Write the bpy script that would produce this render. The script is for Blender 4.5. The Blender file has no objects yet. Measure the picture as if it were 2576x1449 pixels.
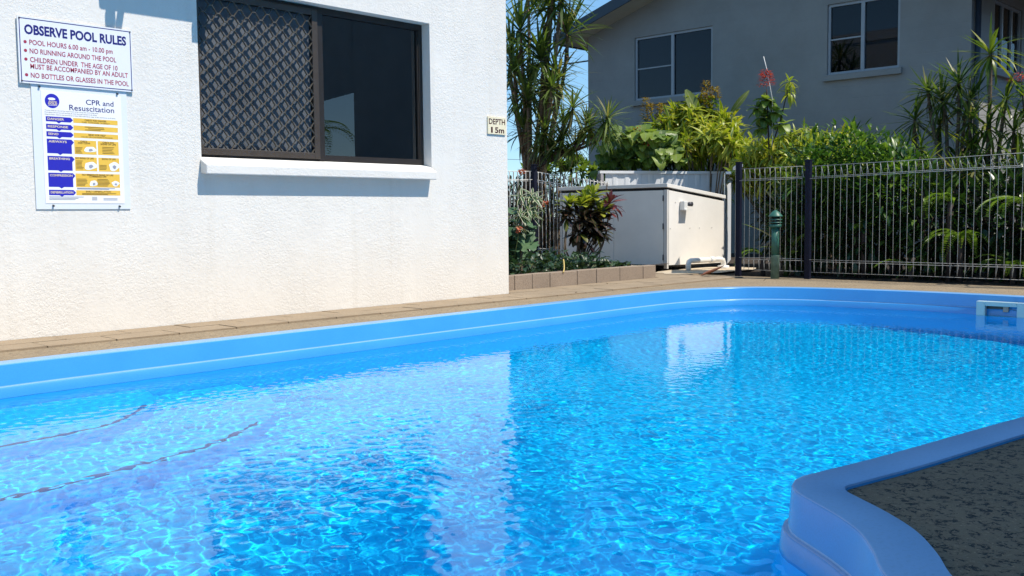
import bpy, bmesh, math, random
import numpy as np
from mathutils import Vector, Matrix, Euler
random.seed(7); RNG = np.random.default_rng(11)
R = math.radians
scene = bpy.context.scene
col = scene.collection

# ------------------------------------------------------------------ camera
cam_data = bpy.data.cameras.new('camera'); cam = bpy.data.objects.new('camera', cam_data); col.objects.link(cam)
cam_data.sensor_width = 36.0
cam_data.lens = 36.0 * 2480 / 2576
cam_data.clip_start = 0.05; cam_data.clip_end = 2000
_th, _pit, _rol = R(43.6), math.atan(181.5 / 2480), R(0.6)
_f = Vector((math.cos(_th) * math.cos(_pit), math.sin(_th) * math.cos(_pit), -math.sin(_pit)))
_r0 = Vector((math.sin(_th), -math.cos(_th), 0)); _u0 = _r0.cross(_f)
_r = _r0 * math.cos(_rol) - _u0 * math.sin(_rol); _u = _r0 * math.sin(_rol) + _u0 * math.cos(_rol)
cam.matrix_world = Matrix(((_r.x, _u.x, -_f.x, 0), (_r.y, _u.y, -_f.y, 0), (_r.z, _u.z, -_f.z, 0.7), (0, 0, 0, 1)))
scene.camera = cam

# ------------------------------------------------------------------ sky, sun, exposure
SUN = Vector((0.17, -0.5, 0.87)).normalized()          # direction towards the sun
world = bpy.data.worlds.new('World'); scene.world = world; world.use_nodes = True
wn = world.node_tree.nodes; wl = world.node_tree.links
bg = wn['Background']
sky = wn.new('ShaderNodeTexSky'); sky.sky_type = 'NISHITA'; sky.sun_disc = False
sky.sun_elevation = math.asin(SUN.z); sky.sun_rotation = math.atan2(SUN.x, SUN.y)
sky.air_density = 0.85; sky.dust_density = 0.0; sky.ozone_density = 4.0
_tint = wn.new('ShaderNodeMix'); _tint.data_type = 'RGBA'; _tint.blend_type = 'MULTIPLY'; _tint.inputs[0].default_value = 1.0
_tint.inputs[7].default_value = (0.95, 1.0, 0.93, 1)       # the deep tropical blue of this sky
_even = wn.new('ShaderNodeMix'); _even.data_type = 'RGBA'; _even.inputs[0].default_value = 0.45
_even.inputs[7].default_value = (0.72, 2.2, 4.2, 1)       # evens the dome out: clear air, little paling towards the horizon
wl.new(sky.outputs[0], _tint.inputs[6]); wl.new(_tint.outputs[2], _even.inputs[6]); wl.new(_even.outputs[2], bg.inputs[0]); bg.inputs[1].default_value = 0.145
sun_data = bpy.data.lights.new('sun', 'SUN'); sun = bpy.data.objects.new('sun', sun_data); col.objects.link(sun)
sun_data.energy = 4.3; sun_data.angle = R(0.5); sun_data.color = (1.0, 0.915, 0.79)
sun.rotation_euler = SUN.to_track_quat('Z', 'Y').to_euler(); sun.location = (0, -10, 20)
sun_data.cycles.is_caustics_light = True
vs = scene.view_settings
vs.view_transform = 'Standard'; vs.look = 'None'; vs.gamma = 1.0; vs.use_curve_mapping = False
vs.exposure = 0.5
cy = scene.cycles
cy.use_denoising = True; cy.max_bounces = 10; cy.diffuse_bounces = 4; cy.glossy_bounces = 4
cy.transmission_bounces = 6; cy.transparent_max_bounces = 12; cy.sample_clamp_indirect = 6.0

# ------------------------------------------------------------------ helpers
ORIGIN = {}                                              # world origin of every parent (translation only)
def tag(o, label=None, cat=None, group=None, kind=None):
    if label: o['label'] = label
    if cat: o['category'] = cat
    if group: o['group'] = group
    if kind: o['kind'] = kind
    return o
def link(o, parent=None, world=(0, 0, 0)):
    col.objects.link(o)
    w = Vector(world)
    if parent is not None:
        o.parent = parent
        o.location = w - ORIGIN.get(parent.name, Vector((0, 0, 0)))
    else:
        o.location = w
    ORIGIN[o.name] = w
    return o
def thing(name, label, cat, loc=(0, 0, 0), group=None):
    o = bpy.data.objects.new(name, None); o.empty_display_size = 0.2
    link(o, None, loc); tag(o, label, cat, group); return o

def fresh(name):
    m = bpy.data.materials.new(name); m.use_nodes = True
    nt = m.node_tree; b = nt.nodes['Principled BSDF']
    return m, nt, b
def N(nt, kind, **kw):
    n = nt.nodes.new(kind)
    for k, v in kw.items(): setattr(n, k, v)
    return n
def coords(nt, scale=1.0, obj=False):
    if obj:
        tc = N(nt, 'ShaderNodeTexCoord'); out = tc.outputs['Object']
    else:
        tc = N(nt, 'ShaderNodeNewGeometry'); out = tc.outputs['Position']
    mp = N(nt, 'ShaderNodeMapping')
    mp.inputs['Scale'].default_value = scale if hasattr(scale, '__len__') else (scale,) * 3
    nt.links.new(out, mp.inputs[0]); return mp.outputs[0]
def noise(nt, vec, scale, detail=4, rough=0.55, dist=0.0):
    n = N(nt, 'ShaderNodeTexNoise'); n.inputs['Scale'].default_value = scale
    n.inputs['Detail'].default_value = detail; n.inputs['Roughness'].default_value = rough
    n.inputs['Distortion'].default_value = dist
    nt.links.new(vec, n.inputs['Vector']); return n.outputs['Fac']
def ramp(nt, fac, stops):
    r = N(nt, 'ShaderNodeValToRGB'); e = r.color_ramp.elements
    while len(e) < len(stops): e.new(0.5)
    for el, (p, c) in zip(e, stops):
        el.position = p; el.color = (*c, 1) if len(c) == 3 else c
    nt.links.new(fac, r.inputs[0]); return r.outputs[0]
def grey(v): return (v, v, v)
def bump(nt, b, height, strength=0.5, dist=0.01):
    n = N(nt, 'ShaderNodeBump'); n.inputs['Strength'].default_value = strength; n.inputs['Distance'].default_value = dist
    nt.links.new(height, n.inputs['Height']); nt.links.new(n.outputs[0], b.inputs['Normal']); return n
def mul(nt, a, b_):
    m = N(nt, 'ShaderNodeMix', data_type='RGBA', blend_type='MULTIPLY'); m.inputs[0].default_value = 1.0
    for s, v in ((6, a), (7, b_)):
        if isinstance(v, tuple): m.inputs[s].default_value = (*v, 1)
        else: nt.links.new(v, m.inputs[s])
    return m.outputs[2]
def mat(name, c, rough=0.6, spec=0.5, var=0.12, vscale=6.0, bscale=0, bstr=0.3, bdist=0.003, metal=0.0):
    """plain painted / plastic / metal surface with a little mottling and relief"""
    m, nt, b = fresh(name)
    v = coords(nt)
    f = noise(nt, v, vscale, 5, 0.6)
    lo = tuple(x * (1 - var) for x in c); hi = tuple(min(1, x * (1 + var)) for x in c)
    nt.links.new(ramp(nt, f, [(0.3, lo), (0.7, hi)]), b.inputs['Base Color'])
    b.inputs['Roughness'].default_value = rough; b.inputs['Specular IOR Level'].default_value = spec
    b.inputs['Metallic'].default_value = metal
    if bscale: bump(nt, b, noise(nt, v, bscale, 4, 0.6), bstr, bdist)
    return m

class MB:
    """collects boxes, tubes, polygons into ONE mesh object"""
    def __init__(s): s.v = []; s.f = []; s.sm = []
    def add(s, vs, fs, smooth=False):
        o = len(s.v); s.v += [tuple(p) for p in vs]; s.f += [tuple(i + o for i in q) for q in fs]; s.sm += [smooth] * len(fs); return s
    def box(s, x0, x1, y0, y1, z0, z1):
        return s.add([(x0, y0, z0), (x1, y0, z0), (x1, y1, z0), (x0, y1, z0), (x0, y0, z1), (x1, y0, z1), (x1, y1, z1), (x0, y1, z1)],
                     [(0, 3, 2, 1), (4, 5, 6, 7), (0, 1, 5, 4), (1, 2, 6, 5), (2, 3, 7, 6), (3, 0, 4, 7)])
    def hexa(s, p):                                      # 8 corners, bottom 4 ccw then top 4
        return s.add(p, [(0, 3, 2, 1), (4, 5, 6, 7), (0, 1, 5, 4), (1, 2, 6, 5), (2, 3, 7, 6), (3, 0, 4, 7)])
    def prism_y(s, poly, y0, y1):                        # polygon in XZ (counter-clockwise seen from -Y), extruded y0..y1
        n = len(poly)
        vs = [(x, y0, z) for x, z in poly] + [(x, y1, z) for x, z in poly]
        return s.add(vs, [tuple(range(n)), tuple(range(2 * n - 1, n - 1, -1))] + [(i, i + n, (i + 1) % n + n, (i + 1) % n) for i in range(n)])
    def tube(s, pts, r, n=8, cap=True):
        pts = [Vector(p) for p in pts]; k = len(pts)
        rs = r if hasattr(r, '__len__') else [r] * k
        o = len(s.v); prev = None
        for i, p in enumerate(pts):
            t = (pts[min(i + 1, k - 1)] - pts[max(i - 1, 0)]).normalized()
            if prev is None:
                a = t.orthogonal().normalized()
            else:
                a = (prev - t * prev.dot(t)).normalized()
            prev = a; b = t.cross(a)
            for j in range(n):
                w = 2 * math.pi * j / n
                s.v.append(tuple(p + (a * math.cos(w) + b * math.sin(w)) * rs[i]))
        for i in range(k - 1):
            for j in range(n):
                s.f.append((o + i * n + j, o + i * n + (j + 1) % n, o + (i + 1) * n + (j + 1) % n, o + (i + 1) * n + j)); s.sm.append(True)
        if cap:
            s.f.append(tuple(o + j for j in range(n))[::-1]); s.f.append(tuple(o + (k - 1) * n + j for j in range(n))); s.sm += [False, False]
        return s
    def lathe(s, c, prof, n=24):                         # prof: (r, z) from bottom to top
        o = len(s.v)
        for r, z in prof:
            for j in range(n):
                w = 2 * math.pi * j / n; s.v.append((c[0] + r * math.cos(w), c[1] + r * math.sin(w), c[2] + z))
        for i in range(len(prof) - 1):
            for j in range(n):
                s.f.append((o + i * n + j, o + i * n + (j + 1) % n, o + (i + 1) * n + (j + 1) % n, o + (i + 1) * n + j)); s.sm.append(True)
        s.f.append(tuple(o + j for j in range(n))[::-1]); s.f.append(tuple(o + (len(prof) - 1) * n + j for j in range(n))); s.sm += [False, False]
        return s
    def mesh(s, name, m=None, shift=(0, 0, 0)):
        me = bpy.data.meshes.new(name)
        me.from_pydata([(a - shift[0], b - shift[1], c - shift[2]) for a, b, c in s.v], [], s.f)
        me.polygons.foreach_set('use_smooth', s.sm)
        if m: me.materials.append(m)
        me.update(); return me
    def build(s, name, m, parent=None, bevel=0.0, label=None, kind=None):
        """mesh in world coordinates, origin moved to its bounding-box centre"""
        a = np.array(s.v); c = (a.min(0) + a.max(0)) / 2
        o = bpy.data.objects.new(name, s.mesh(name, m, c)); link(o, parent, c)
        if bevel:
            bv = o.modifiers.new('bevel', 'BEVEL'); bv.width = bevel; bv.segments = 2; bv.limit_method = 'ANGLE'
        if label: o['label'] = label
        if kind: o['kind'] = kind
        return o
def obj_of(name, me, parent=None, world=(0, 0, 0), rot=None, scale=None):
    o = bpy.data.objects.new(name, me); link(o, parent, world)
    if rot is not None: o.rotation_euler = rot
    if scale is not None: o.scale = scale
    return o
def box_obj(name, m, parent, b, bevel=0.0, label=None): return MB().box(*b).build(name, m, parent, bevel, label)
def np_mesh(name, V, F, m, smooth=True, uv=None):
    """V (n,3) array, F (k,4) or (k,3) array"""
    me = bpy.data.meshes.new(name); n = len(V); k, c = F.shape
    me.vertices.add(n); me.vertices.foreach_set('co', np.ascontiguousarray(V, dtype=np.float32).ravel())
    me.loops.add(k * c); me.loops.foreach_set('vertex_index', np.ascontiguousarray(F, dtype=np.int32).ravel())
    me.polygons.add(k); me.polygons.foreach_set('loop_start', np.arange(0, k * c, c, dtype=np.int32))
    me.polygons.foreach_set('use_smooth', np.full(k, smooth))
    if uv is not None:
        l = me.uv_layers.new(name='uv'); l.data.foreach_set('uv', np.ascontiguousarray(uv[F.ravel()], dtype=np.float32).ravel())
    if m: me.materials.append(m)
    me.update(calc_edges=True); me.validate(); return me

def spline(P, sub=6, closed=True):
    P = [Vector(p) for p in P]; n = len(P); out = []
    for i in range(n if closed else n - 1):
        g = lambda k: P[(i + k) % n] if closed else P[max(0, min(n - 1, i + k))]
        p0, p1, p2, p3 = g(-1), g(0), g(1), g(2)
        d = lambda a, b: max((b - a).length, 1e-4) ** 0.5
        t0 = 0; t1 = t0 + d(p0, p1) if (p1 - p0).length > 1e-6 else t0 + 1e-2
        t2 = t1 + d(p1, p2); t3 = t2 + (d(p2, p3) if (p3 - p2).length > 1e-6 else 1e-2)
        for k in range(sub):
            t = t1 + (t2 - t1) * k / sub
            A1 = p0 * ((t1 - t) / (t1 - t0)) + p1 * ((t - t0) / (t1 - t0))
            A2 = p1 * ((t2 - t) / (t2 - t1)) + p2 * ((t - t1) / (t2 - t1))
            A3 = p2 * ((t3 - t) / (t3 - t2)) + p3 * ((t - t2) / (t3 - t2))
            B1 = A1 * ((t2 - t) / (t2 - t0)) + A2 * ((t - t0) / (t2 - t0))
            B2 = A2 * ((t3 - t) / (t3 - t1)) + A3 * ((t - t1) / (t3 - t1))
            out.append(B1 * ((t2 - t) / (t2 - t1)) + B2 * ((t - t1) / (t2 - t1)))
    if not closed: out.append(P[-1])
    return out
def inside(px, py, poly):
    """vectorised even-odd test"""
    r = np.zeros(px.shape, bool); n = len(poly)
    for i in range(n):
        x1, y1 = poly[i]; x2, y2 = poly[(i + 1) % n]
        if y1 == y2: continue
        c = ((y1 > py) != (y2 > py)) & (px < (x2 - x1) * (py - y1) / (y2 - y1) + x1)
        r ^= c
    return r
# ------------------------------------------------------------------ the pool
WATER_Z = -0.165
lip_pts = [(1.7, 5.245), (3.0, 5.26), (4.5, 5.265), (6.0, 5.275), (7.0, 5.285), (7.75, 5.22), (8.3, 4.97), (8.62, 4.5), (8.77, 3.8), (8.815, 3.05), (8.74, 2.3),
           (8.45, 1.5), (7.8, 0.85), (6.8, 0.55), (5.6, 0.58), (4.4, 0.77), (3.33, 0.945), (2.7, 1.04), (2.435, 1.092), (2.388, 1.098), (2.350, 1.075), (2.322, 1.037), (2.24, 0.922), (2.15, 0.822),
           (2.035, 0.735), (1.92, 0.662), (1.72, 0.47), (1.58, 0.2), (1.52, -0.2), (1.5, -0.8), (1.2, -1.05), (0.2, -1.08), (-0.8, -1.05), (-1.1, -0.8), (-1.12, 0.2), (-0.95, 1.4), (-0.65, 2.7), (-0.15, 3.9), (0.55, 4.75), (1.1, 5.12)]
lip_path = [(p.x, p.y) for p in spline([(x, y, 0) for x, y in lip_pts], 6)]
# drop points that bunch up
_q = [lip_path[0]]
for p in lip_path[1:]:
    if math.dist(p, _q[-1]) > 0.012: _q.append(p)
lip_path = _q
def offset(path, d):
    """d > 0 moves towards the water (path runs clockwise)"""
    n = len(path); out = []
    for i in range(n):
        a, b, c = Vector(path[i - 1]), Vector(path[i]), Vector(path[(i + 1) % n])
        e1 = (b - a).normalized(); e2 = (c - b).normalized()
        n1 = Vector((e1.y, -e1.x)); n2 = Vector((e2.y, -e2.x)); m = (n1 + n2).normalized()
        k = 1.0 / max(0.6, m.dot(n1)); out.append(tuple(b + m * d * k))
    return out
def floor_z(x, y): return -1.12 - 0.035 * max(0.0, x)
m_shell, nt, b = fresh('blue_gelcoat')
v = coords(nt)
f1 = noise(nt, v, 2.2, 4, 0.6); f2 = noise(nt, v, 240, 2, 0.5)
c = ramp(nt, f1, [(0.3, (0.036, 0.255, 0.60)), (0.7, (0.046, 0.285, 0.64))])
c = mul(nt, c, ramp(nt, f2, [(0.35, grey(0.92)), (0.6, grey(1.0))]))
nt.links.new(c, b.inputs['Base Color']); b.inputs['Roughness'].default_value = 0.27; b.inputs['Specular IOR Level'].default_value = 0.5
m_sub_lit, nt, b = fresh('brightened_submerged_gelcoat')                # brighter aqua below the waterline: sunlight lost under water is put into the colour
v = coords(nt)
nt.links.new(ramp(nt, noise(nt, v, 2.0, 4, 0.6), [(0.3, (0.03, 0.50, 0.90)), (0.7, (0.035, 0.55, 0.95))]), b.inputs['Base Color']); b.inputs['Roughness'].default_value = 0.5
PROFILE = [(0.0, -0.05), (0.0, -0.007), (0.002, -0.002), (0.007, 0.0), (0.124, 0.0), (0.129, -0.002), (0.132, -0.007), (0.139, -0.106), (0.141, -0.110), (0.151, -0.112), (0.155, -0.116),
           (0.163, -0.18), (0.20, -0.6), (0.24, -0.92)]
rings = [[(x, y, z) for x, y in offset(lip_path, d)] for d, z in PROFILE]
base = offset(lip_path, 0.24)
for d, k in ((0.27, 0.45), (0.33, 0.8), (0.42, 0.97), (0.5, 1.0)):
    rings.append([(x, y, -0.92 + (floor_z(x, y) + 0.92) * k) for x, y in offset(lip_path, d)])
NP = len(lip_path)
V = np.array([p for r in rings for p in r]); F = []
for i in range(len(rings) - 1):
    for j in range(NP):
        F.append((i * NP + j, i * NP + (j + 1) % NP, (i + 1) * NP + (j + 1) % NP, (i + 1) * NP + j))
from mathutils.geometry import tessellate_polygon
tri = tessellate_polygon([[Vector(p) for p in rings[-1]]])
pool = thing('swimming_pool', 'curved blue fibreglass swimming pool shell sunk into the concrete deck', 'swimming pool', (4, 3, 0))
sh = MB(); sh.v = [tuple(p) for p in V]; sh.f = F + [tuple((len(rings) - 1) * NP + i for i in t) for t in tri]; sh.sm = [True] * len(sh.f)
shell = sh.build('pool_shell', m_shell, pool)
shell.data.materials.append(m_sub_lit)
m_lip, nt, b = fresh('chalky_gelcoat_lip'); v = coords(nt)      # sun-bleached flat top of the lip and of the little ledge below it
c = ramp(nt, noise(nt, v, 3.0, 5, 0.65), [(0.3, (0.150, 0.325, 0.58)), (0.7, (0.190, 0.375, 0.64))])
c = mul(nt, c, ramp(nt, noise(nt, v, 90, 3, 0.6), [(0.30, grey(0.88)), (0.50, grey(1.0))]))
nt.links.new(c, b.inputs['Base Color']); b.inputs['Roughness'].default_value = 0.38
shell.data.materials.append(m_lip)
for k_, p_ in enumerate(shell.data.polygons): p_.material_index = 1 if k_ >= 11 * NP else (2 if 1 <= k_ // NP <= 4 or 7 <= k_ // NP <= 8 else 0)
shell.cycles.is_caustics_receiver = True
bm = bmesh.new(); bm.from_mesh(shell.data); bmesh.ops.recalc_face_normals(bm, faces=bm.faces); bm.normal_update()
up = [f for f in bm.faces if f.normal.z < -0.5 and f.calc_center_median().z < -0.5]
if len(up) > 3: bmesh.ops.reverse_faces(bm, faces=bm.faces)
bm.to_mesh(shell.data); bm.free(); shell.data.set_sharp_from_angle(angle=R(40))
# corner entry steps in the shallow far-left corner
m_strip = mat('dark_grip_strip', (0.05, 0.05, 0.26), 0.6)
for k, (zt, edge, ns) in enumerate(((-0.38, [(0.1, 4.12), (0.8, 4.16), (1.4, 4.19), (1.74, 4.23), (1.9, 4.27), (2.15, 4.47), (2.36, 4.78), (2.42, 5.06)], 5.6),
                                    (-0.62, [(0.0, 3.60), (0.8, 3.63), (1.4, 3.67), (1.86, 3.75), (2.15, 3.81), (2.53, 4.05), (2.84, 4.42), (2.98, 5.04)], 5.3),
                                    (-0.90, [(0.0, 3.08), (0.9, 3.12), (1.6, 3.20), (2.2, 3.32), (2.8, 3.60), (3.25, 4.00), (3.52, 4.5), (3.62, 5.02)], 0))):
    cv = spline([(x, y, 0) for x, y in edge], 5, False)
    poly = [(q.x, q.y) for q in cv] + [(edge[0][0], 5.05)]
    n = len(poly); zz = floor_z(2, 4) - 0.15; s_ = MB()
    low = poly
    if not ns:                                            # the last one runs out as a gentle ramp
        tn = [(cv[min(i + 1, n - 2)] - cv[max(0, i - 1)]).normalized() for i in range(n - 1)]
        low = [(p_.x + t_.y * 1.0, p_.y - t_.x * 1.0) for p_, t_ in zip(cv, tn)] + [poly[-1]]
    s_.add([(x, y, zt) for x, y in poly] + [(x, y, zz) for x, y in low], [tuple(range(n))] + [(i, i + n, (i + 1) % n + n, (i + 1) % n) for i in range(n)])
    o = s_.build('entry_step', m_sub_lit, pool, 0.02); o.cycles.is_caustics_receiver = True
    if ns:                                                # grip strip set along the front edge
        k1 = int(ns * 5); q = cv[2:k1]; L_ = MB(); vv = []
        for i, p_ in enumerate(q):
            t = (q[min(i + 1, len(q) - 1)] - q[max(0, i - 1)]).normalized(); nn = Vector((-t.y, t.x, 0))
            a_, b_ = p_ + nn * 0.025, p_ + nn * 0.045
            vv += [(a_.x, a_.y, zt + .006), (b_.x, b_.y, zt + .006), (b_.x, b_.y, zt - .004), (a_.x, a_.y, zt - .004)]
        L_.add(vv, [(4 * i + j, 4 * i + 4 + j, 4 * i + 4 + (j + 1) % 4, 4 * i + (j + 1) % 4) for i in range(len(q) - 1) for j in range(4)])
        g_ = L_.build('grip_strip', m_strip, o); g_.cycles.is_caustics_receiver = True
# ---- the water: a finely rippled surface
hw = 0.010
xs = np.arange(0.2, 8.75, hw); ys = np.arange(0.3, 5.2, hw)
X, Y = np.meshgrid(xs.astype(np.float32), ys.astype(np.float32))
Z = np.zeros_like(X)
rw = np.random.default_rng(5)
mx = np.sin(X * 0.9 + 0.6 * np.sin(Y * 1.1)) * 0.5 + 0.5                      # patches of livelier water
amp_map = (0.75 + 0.25 * mx) * (0.62 + 0.95 * np.clip((6.2 - X - 0.25 * Y) / 3.5, 0, 1))
WX = X + 0.02 * np.sin(Y * 5 + 1) + 0.03 * np.sin(X * 3.1 + Y * 2); WY = Y + 0.02 * np.sin(X * 6 + 2) + 0.03 * np.sin(Y * 2.7 - X * 2.2)
for lam, amp, n in ((0.8, 0.0003, 7), (0.40, 0.00018, 9), (0.22, 0.00008, 12), (0.13, 0.00008, 16), (0.085, 0.00013, 18), (0.060, 0.00013, 20), (0.047, 0.00008, 18)):
    for _ in range(n):
        a = rw.uniform(0, 2 * math.pi); l = lam * rw.uniform(0.8, 1.25); kx, ky = math.cos(a) * 2 * math.pi / l, math.sin(a) * 2 * math.pi / l
        Z += (amp / math.sqrt(n) * 1.6) * np.sin(kx * WX + ky * WY + rw.uniform(0, 6.28))
for cx, cy_, l, a0, w in ((3.3, 2.15, 0.085, 0.00022, 0.8), (2.7, 2.5, 0.095, 0.00026, 0.8), (4.4, 3.0, 0.08, 0.00014, 0.8)):   # rings spreading from drops
    r = np.hypot(X - cx, Y - cy_); Z += a0 * np.exp(-((r - 0.6) / w) ** 2) * np.sin(2 * math.pi * r / l)
Z = WATER_Z + Z * amp_map
keep = inside(X, Y, offset(lip_path, 0.14))
ny, nx = X.shape
idx = np.arange(nx * ny).reshape(ny, nx)
q = keep[:-1, :-1] | keep[1:, :-1] | keep[:-1, 1:] | keep[1:, 1:]
Fw = np.stack([idx[:-1, :-1][q], idx[:-1, 1:][q], idx[1:, 1:][q], idx[1:, :-1][q]], 1)
used, inv = np.unique(Fw, return_inverse=True)
Vw = np.stack([X.ravel(), Y.ravel(), Z.ravel()], 1)[used]
m_water = bpy.data.materials.new('pool_water'); m_water.use_nodes = True
nt = m_water.node_tree; nt.nodes.remove(nt.nodes['Principled BSDF'])
gl = N(nt, 'ShaderNodeBsdfRefraction'); gl.inputs['IOR'].default_value = 1.333; gl.inputs['Roughness'].default_value = 0.0
gl.inputs['Color'].default_value = (0.26, 0.985, 1.0, 1)
gs = N(nt, 'ShaderNodeBsdfGlossy'); gs.inputs['Roughness'].default_value = 0.0
fr_ = N(nt, 'ShaderNodeFresnel'); fr_.inputs['IOR'].default_value = 1.333
mx_ = N(nt, 'ShaderNodeMixShader'); nt.links.new(fr_.outputs[0], mx_.inputs[0]); nt.links.new(gl.outputs[0], mx_.inputs[1]); nt.links.new(gs.outputs[0], mx_.inputs[2])
nt.links.new(mx_.outputs[0], nt.nodes['Material Output'].inputs[0])
water = bpy.data.objects.new('pool_water', np_mesh('pool_water', Vw, inv.reshape(Fw.shape), m_water))
link(water); tag(water, kind='structure')
water.cycles.is_caustics_caster = True
# ------------------------------------------------------------------ ground, deck, pavers
m_earth, nt, b = fresh('garden_soil'); v = coords(nt)
nt.links.new(ramp(nt, noise(nt, v, 14, 6, 0.7), [(0.3, (0.012, 0.008, 0.006)), (0.55, (0.035, 0.024, 0.016)), (0.8, (0.075, 0.055, 0.038))]), b.inputs['Base Color'])
b.inputs['Roughness'].default_value = 0.95; bump(nt, b, noise(nt, v, 40, 5, 0.7), 0.9, 0.02)

def agg_material(name, base, dark, light, dk_lo, dk_hi, sc=70.0, rough=0.85, bstr=0.7):
    """exposed-aggregate concrete: pale paste with dark stones and pits"""
    m, nt, b = fresh(name); v = coords(nt)
    n1 = noise(nt, v, 3.0, 5, 0.6)
    n2 = noise(nt, v, sc, 5, 0.75, 0.6)
    n3 = noise(nt, v, sc * 3.2, 3, 0.6)
    c = ramp(nt, n1, [(0.3, tuple(x * 0.86 for x in base)), (0.7, tuple(min(1, x * 1.08) for x in base))])
    pits = ramp(nt, n2, [(dk_lo, grey(0)), (dk_hi, grey(1))])
    mx = N(nt, 'ShaderNodeMix', data_type='RGBA'); nt.links.new(pits, mx.inputs[0]); mx.inputs[6].default_value = (*dark, 1); nt.links.new(c, mx.inputs[7])
    lt = ramp(nt, n3, [(0.58, grey(0)), (0.70, grey(0.7))])
    mx2 = N(nt, 'ShaderNodeMix', data_type='RGBA'); nt.links.new(lt, mx2.inputs[0]); nt.links.new(mx.outputs[2], mx2.inputs[6]); mx2.inputs[7].default_value = (*light, 1)
    nt.links.new(mx2.outputs[2], b.inputs['Base Color']); b.inputs['Roughness'].default_value = rough
    bump(nt, b, n2, bstr, 0.012); return m
m_deck = agg_material('sandy_concrete', (0.290, 0.222, 0.142), (0.14, 0.10, 0.062), (0.40, 0.34, 0.25), 0.34, 0.50, 42, .85, 1.0)
m_pebble = agg_material('pitted_pebble_concrete', (0.165, 0.125, 0.080), (0.006, 0.006, 0.007), (0.32, 0.25, 0.16), 0.43, 0.47, 44, 0.85, 0.9)
m_paver = agg_material('sand_paver', (0.295, 0.225, 0.150), (0.185, 0.14, 0.092), (0.36, 0.30, 0.23), 0.28, 0.5, 80, 0.85, 0.3)

def sheet_with_hole(name, outer, hole, z, m, zb=None):
    bm = bmesh.new()
    def loop(pts):
        vs = [bm.verts.new((x, y, z)) for x, y in pts]
        return [bm.edges.new((vs[i], vs[(i + 1) % len(vs)])) for i in range(len(vs))]
    es = loop(outer) + loop(hole)
    bmesh.ops.triangle_fill(bm, edges=es, use_beauty=True, use_dissolve=False, normal=(0, 0, 1))
    for f in bm.faces:
        if f.normal.z < 0: f.normal_flip()
    me = bpy.data.meshes.new(name); bm.to_mesh(me); bm.free(); me.materials.append(m)
    o = bpy.data.objects.new(name, me); link(o); return o
rect = lambda x0, x1, y0, y1: [(x0, y0), (x1, y0), (x1, y1), (x0, y1)]
hole = offset(lip_path, -0.002)
# the pebbled deck on the near corner is a pour of its own; the far side is sandy
deck = sheet_with_hole('pool_deck', rect(-14, 10.02, -6, 14), hole, -0.018, m_deck); tag(deck, kind='structure')
gnd = sheet_with_hole('ground', rect(-400, 400, -400, 400), rect(-14, 10.02, -6, 14), -0.03, m_earth); tag(gnd, kind='structure')
near_lip = [p for p in lip_path if (p[1] < 1.3 and p[0] > 1.55 and p[0] < 5.4)]
i0 = max(range(len(lip_path)), key=lambda i: -abs(lip_path[i][0] - 5.6) - abs(lip_path[i][1] - 0.58) * 3)
i1 = max(range(len(lip_path)), key=lambda i: -abs(lip_path[i][0] - 1.52) - abs(lip_path[i][1] + 0.2) * 3)
seg = lip_path[i0:i1 + 1] if i0 < i1 else lip_path[i1:i0 + 1][::-1]
seg = offset(lip_path, -0.004)[min(i0, i1):max(i0, i1) + 1]
peb = [(p[0], p[1]) for p in seg] + [(seg[-1][0], -2.2), (seg[0][0], -2.2)]
pm = MB(); n = len(peb); tz = -0.012
tr = tessellate_polygon([[Vector((x, y, 0)) for x, y in peb]])
pm.v = [(x, y, tz) for x, y in peb]; pm.f = [tuple(t) for t in tr]; pm.sm = [False] * len(pm.f)
pd = pm.build('pebble_paving', m_pebble); tag(pd, kind='structure')
bm = bmesh.new(); bm.from_mesh(pd.data)
for f in bm.faces:
    if f.normal.z < 0: f.normal_flip()
bm.to_mesh(pd.data); bm.free()

# pavers: two rows along the white wall, wider field past its corner
pv = {}
def paver(x, y, w, d):
    k = (round(w, 3), round(d, 3), random.randrange(3))
    if k not in pv:
        t = MB(); t.box(-w / 2, w / 2, -d / 2, d / 2, -0.03, 0.0); pv[k] = t.mesh('paver', m_paver)
    o = obj_of('paver', pv[k], deck, (x, y, -0.006 + random.uniform(-0.002, 0.001)), (random.uniform(-.003, .003), random.uniform(-.003, .003), random.uniform(-.002, .002)))
    return o
PW, PD, G = 0.392, 0.228, 0.008
for r_, y in enumerate((6.08, 5.845)):
    x = 0.6 + (0.2 if r_ else 0.0)
    while x < 9.7: paver(x, y, PW, PD); x += PW + G
for r_, y in enumerate((6.316,)):
    x = 6.47 + PW / 2 + 0.02
    while x < 9.7: paver(x, y, PW, PD); x += PW + G
x = 9.37
while x < 9.8: paver(x, 6.55, PW, PD); paver(x, 6.785, PW, PD); x += PW + G

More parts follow.
